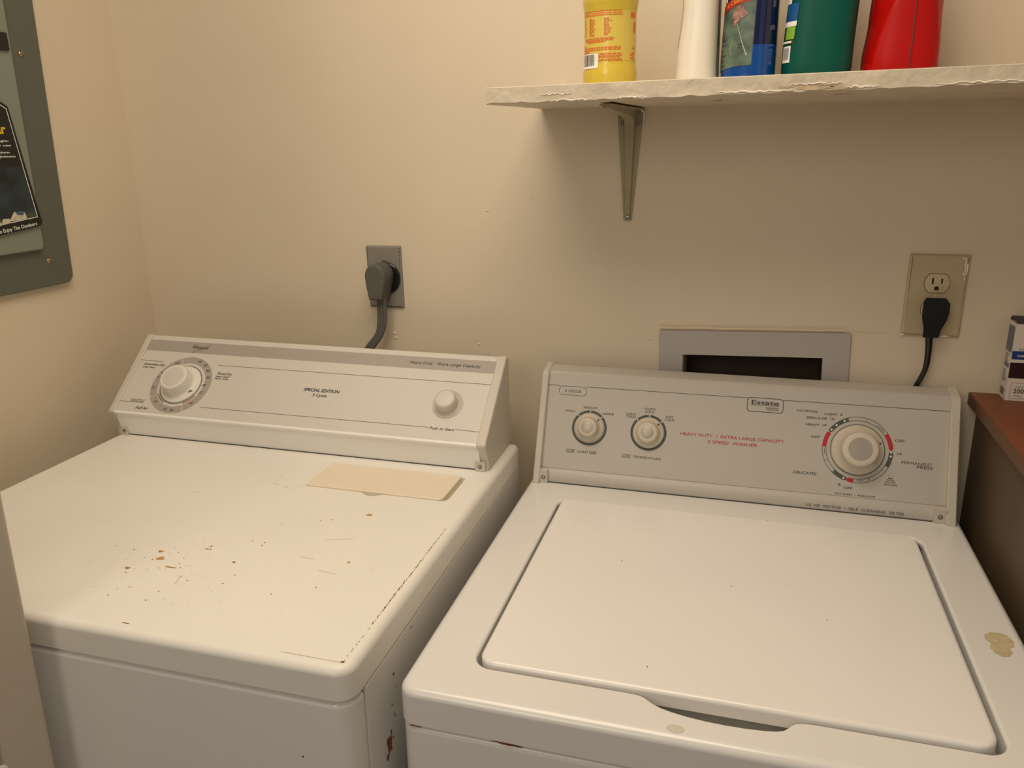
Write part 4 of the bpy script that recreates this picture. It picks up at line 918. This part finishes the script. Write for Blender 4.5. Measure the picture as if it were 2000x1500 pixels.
b = NB(); bx(b, (0.4180, -0.545, 0.001), (0.434, -0.001, ZB - 0.019), 0.001, 2); bx(b, (0.882, -0.545, 0.001), (0.898, -0.001, ZB - 0.019), 0.001, 2); bx(b, (0.43, -0.02, 0.001), (0.89, -0.001, ZB - .019)); bx(b, (0.43, -0.53, 0.08), (0.89, -0.02, 0.098))
obj('guessed_carcass', b, M_cab, sb, M=SBM)
for x0, x1, kx in ((0.420, 0.657, 0.64), (0.659, 0.896, 0.676)):  # unseen doors of the added body
    b = NB(); bx(b, (x0, -0.563, 0.05), (x1, -0.546, ZB - 0.022), 0.0015, 2); d = obj('door', b, M_cab, sb, M=SBM)
    b = NB(); lathe(b, [(0.006, 0), (0.005, .012), (0.012, .018), (.012, .022), (.001, .026)], 20, T(kx, -0.563, 0.75) @ Matrix.Rotation(PI / 2, 4, 'X')); obj('knob', b, M_brass, d)
def bulb_box():
    M = T(0.4445, -0.0365, ZB) @ Matrix.Rotation(math.radians(1.0), 4, 'Z')
    root = thing('light_bulb_box', 'white and blue light bulb carton with a dark maroon band, standing on the brown board', 'box', M)
    W_, D_, H_ = 0.112, 0.034, 0.120
    M_card = mat('carton_white', (0.70, 0.66, 0.60), 0.45)
    b = NB(); bx(b, (0, 0, 0), (W_, D_, H_), 0.0006, 2); c = obj('carton', b, M_card, root)
    b = NB(); v = [b.verts.new(p) for p in ((0.001, 0.0005, H_ + .0003), (W_, 0.0005, H_ + .0003), (W_, D_, H_ + .004), (0.001, D_, H_ + .006))]; b.faces.new(v); bx(b, (0.001, D_ - .001, H_), (W_, D_, H_ + .004)); obj('top_flap', b, mat('carton_dark', (0.03, 0.03, 0.05), 0.5), c, smooth=False)
    FM = frame_M((0, -0.0003, 0), (1, 0, 0), (0, 0, 1), (0, -1, 0))
    b = NB(); q4(b, 0.0, 0.0655, W_, 0.0785, 0); q4(b, 0.0, 0.0, 0.0, 0.0); 
    vs = [b.verts.new((0.026 + 0.011 * math.cos(k * PI / 12), 0.1075 + 0.0060 * math.sin(k * PI / 12), 0)) for k in range(24)]; b.faces.new(vs)
    obj('blue_print', b, mat('carton_blue', (0.01, 0.04, 0.20), 0.4), c, M=FM, smooth=False)
    b = NB(); q4(b, -0.0004, 0.0360, W_, 0.0605, 0.0001); obj('maroon_band', b, mat('carton_maroon', (0.022, 0.0025, 0.004), 0.4), c, M=FM, smooth=False)
    b = NB(); txt(b, '200', 0.0095, 0.0240, 0.0125, 0.0068, 0.0003); txt(b, 'LUMENS', 0.0110, 0.0220, 0.0215, 0.0020, 0.0003); line(b, 0.0115, 0.0085, 0.0215, 0.0085, .0008)
    arc(b, 0.030, 0.0905, 0.0150, 0.0156, 20, 330, 0.0003); disc(b, 0.0100, 0.0815, 0.0010, 0.0003); txt(b, 'Dimmable', 0.0130, 0.030, 0.0800, 0.0026, 0.0003)
    q4(b, 0.0300, 0.005, 0.055, 0.022, 0.0003)
    obj('black_print', b, M_ink, c, M=FM, smooth=False)
    b = NB(); rrline(b, 0.0050, 0.0040, 0.0285, 0.0290, 0.001, 0.0004); obj('thin_frame_print', b, mat('dull_red_ink', (0.3, 0.04, 0.03)), c, M=FM, smooth=False)
    b = NB(); txt(b, 'Lasts', 0.0075, 0.0165, 0.0700, 0.0035, 0.0004); txt(b, '1', 0.0190, 0.0220, 0.0680, 0.0075, 0.0004, bold=.02)
    txt(b, 'GE', 0.018, 0.027, 0.1050, 0.0055, 0.0004); obj('white_print', b, M_white, c, M=FM, smooth=False)
    SM = frame_M((-0.0003, D_, 0), (0, -1, 0), (0, 0, 1), (-1, 0, 0))
    b = NB(); q4(b, 0.003, 0.0740, 0.030, 0.1140, 0); q4(b, 0.007, 0.0500, 0.028, 0.0570, 0)
    obj('side_panel_print', b, mat('carton_slate', (0.11, 0.13, 0.20), 0.4), c, M=SM, smooth=False)
    b = NB()
    for k in range(9): line(b, 0.006, 0.045 - .0022 * k, 0.006 + 0.022 * random.uniform(.5, 1), 0.045 - .0022 * k, 0.0007, 0.0001)
    for k in range(5): line(b, 0.006, 0.070 - .0028 * k, 0.006 + 0.020 * random.uniform(.5, 1), 0.070 - .0028 * k, 0.0009, 0.0001)
    for k in range(7): line(b, 0.008 + .0025 * k, 0.006, 0.008 + .0025 * k, 0.017, 0.0012, 0.0002)
    obj('side_fine_print', b, M_ink, c, M=SM, smooth=False)
bulb_box()
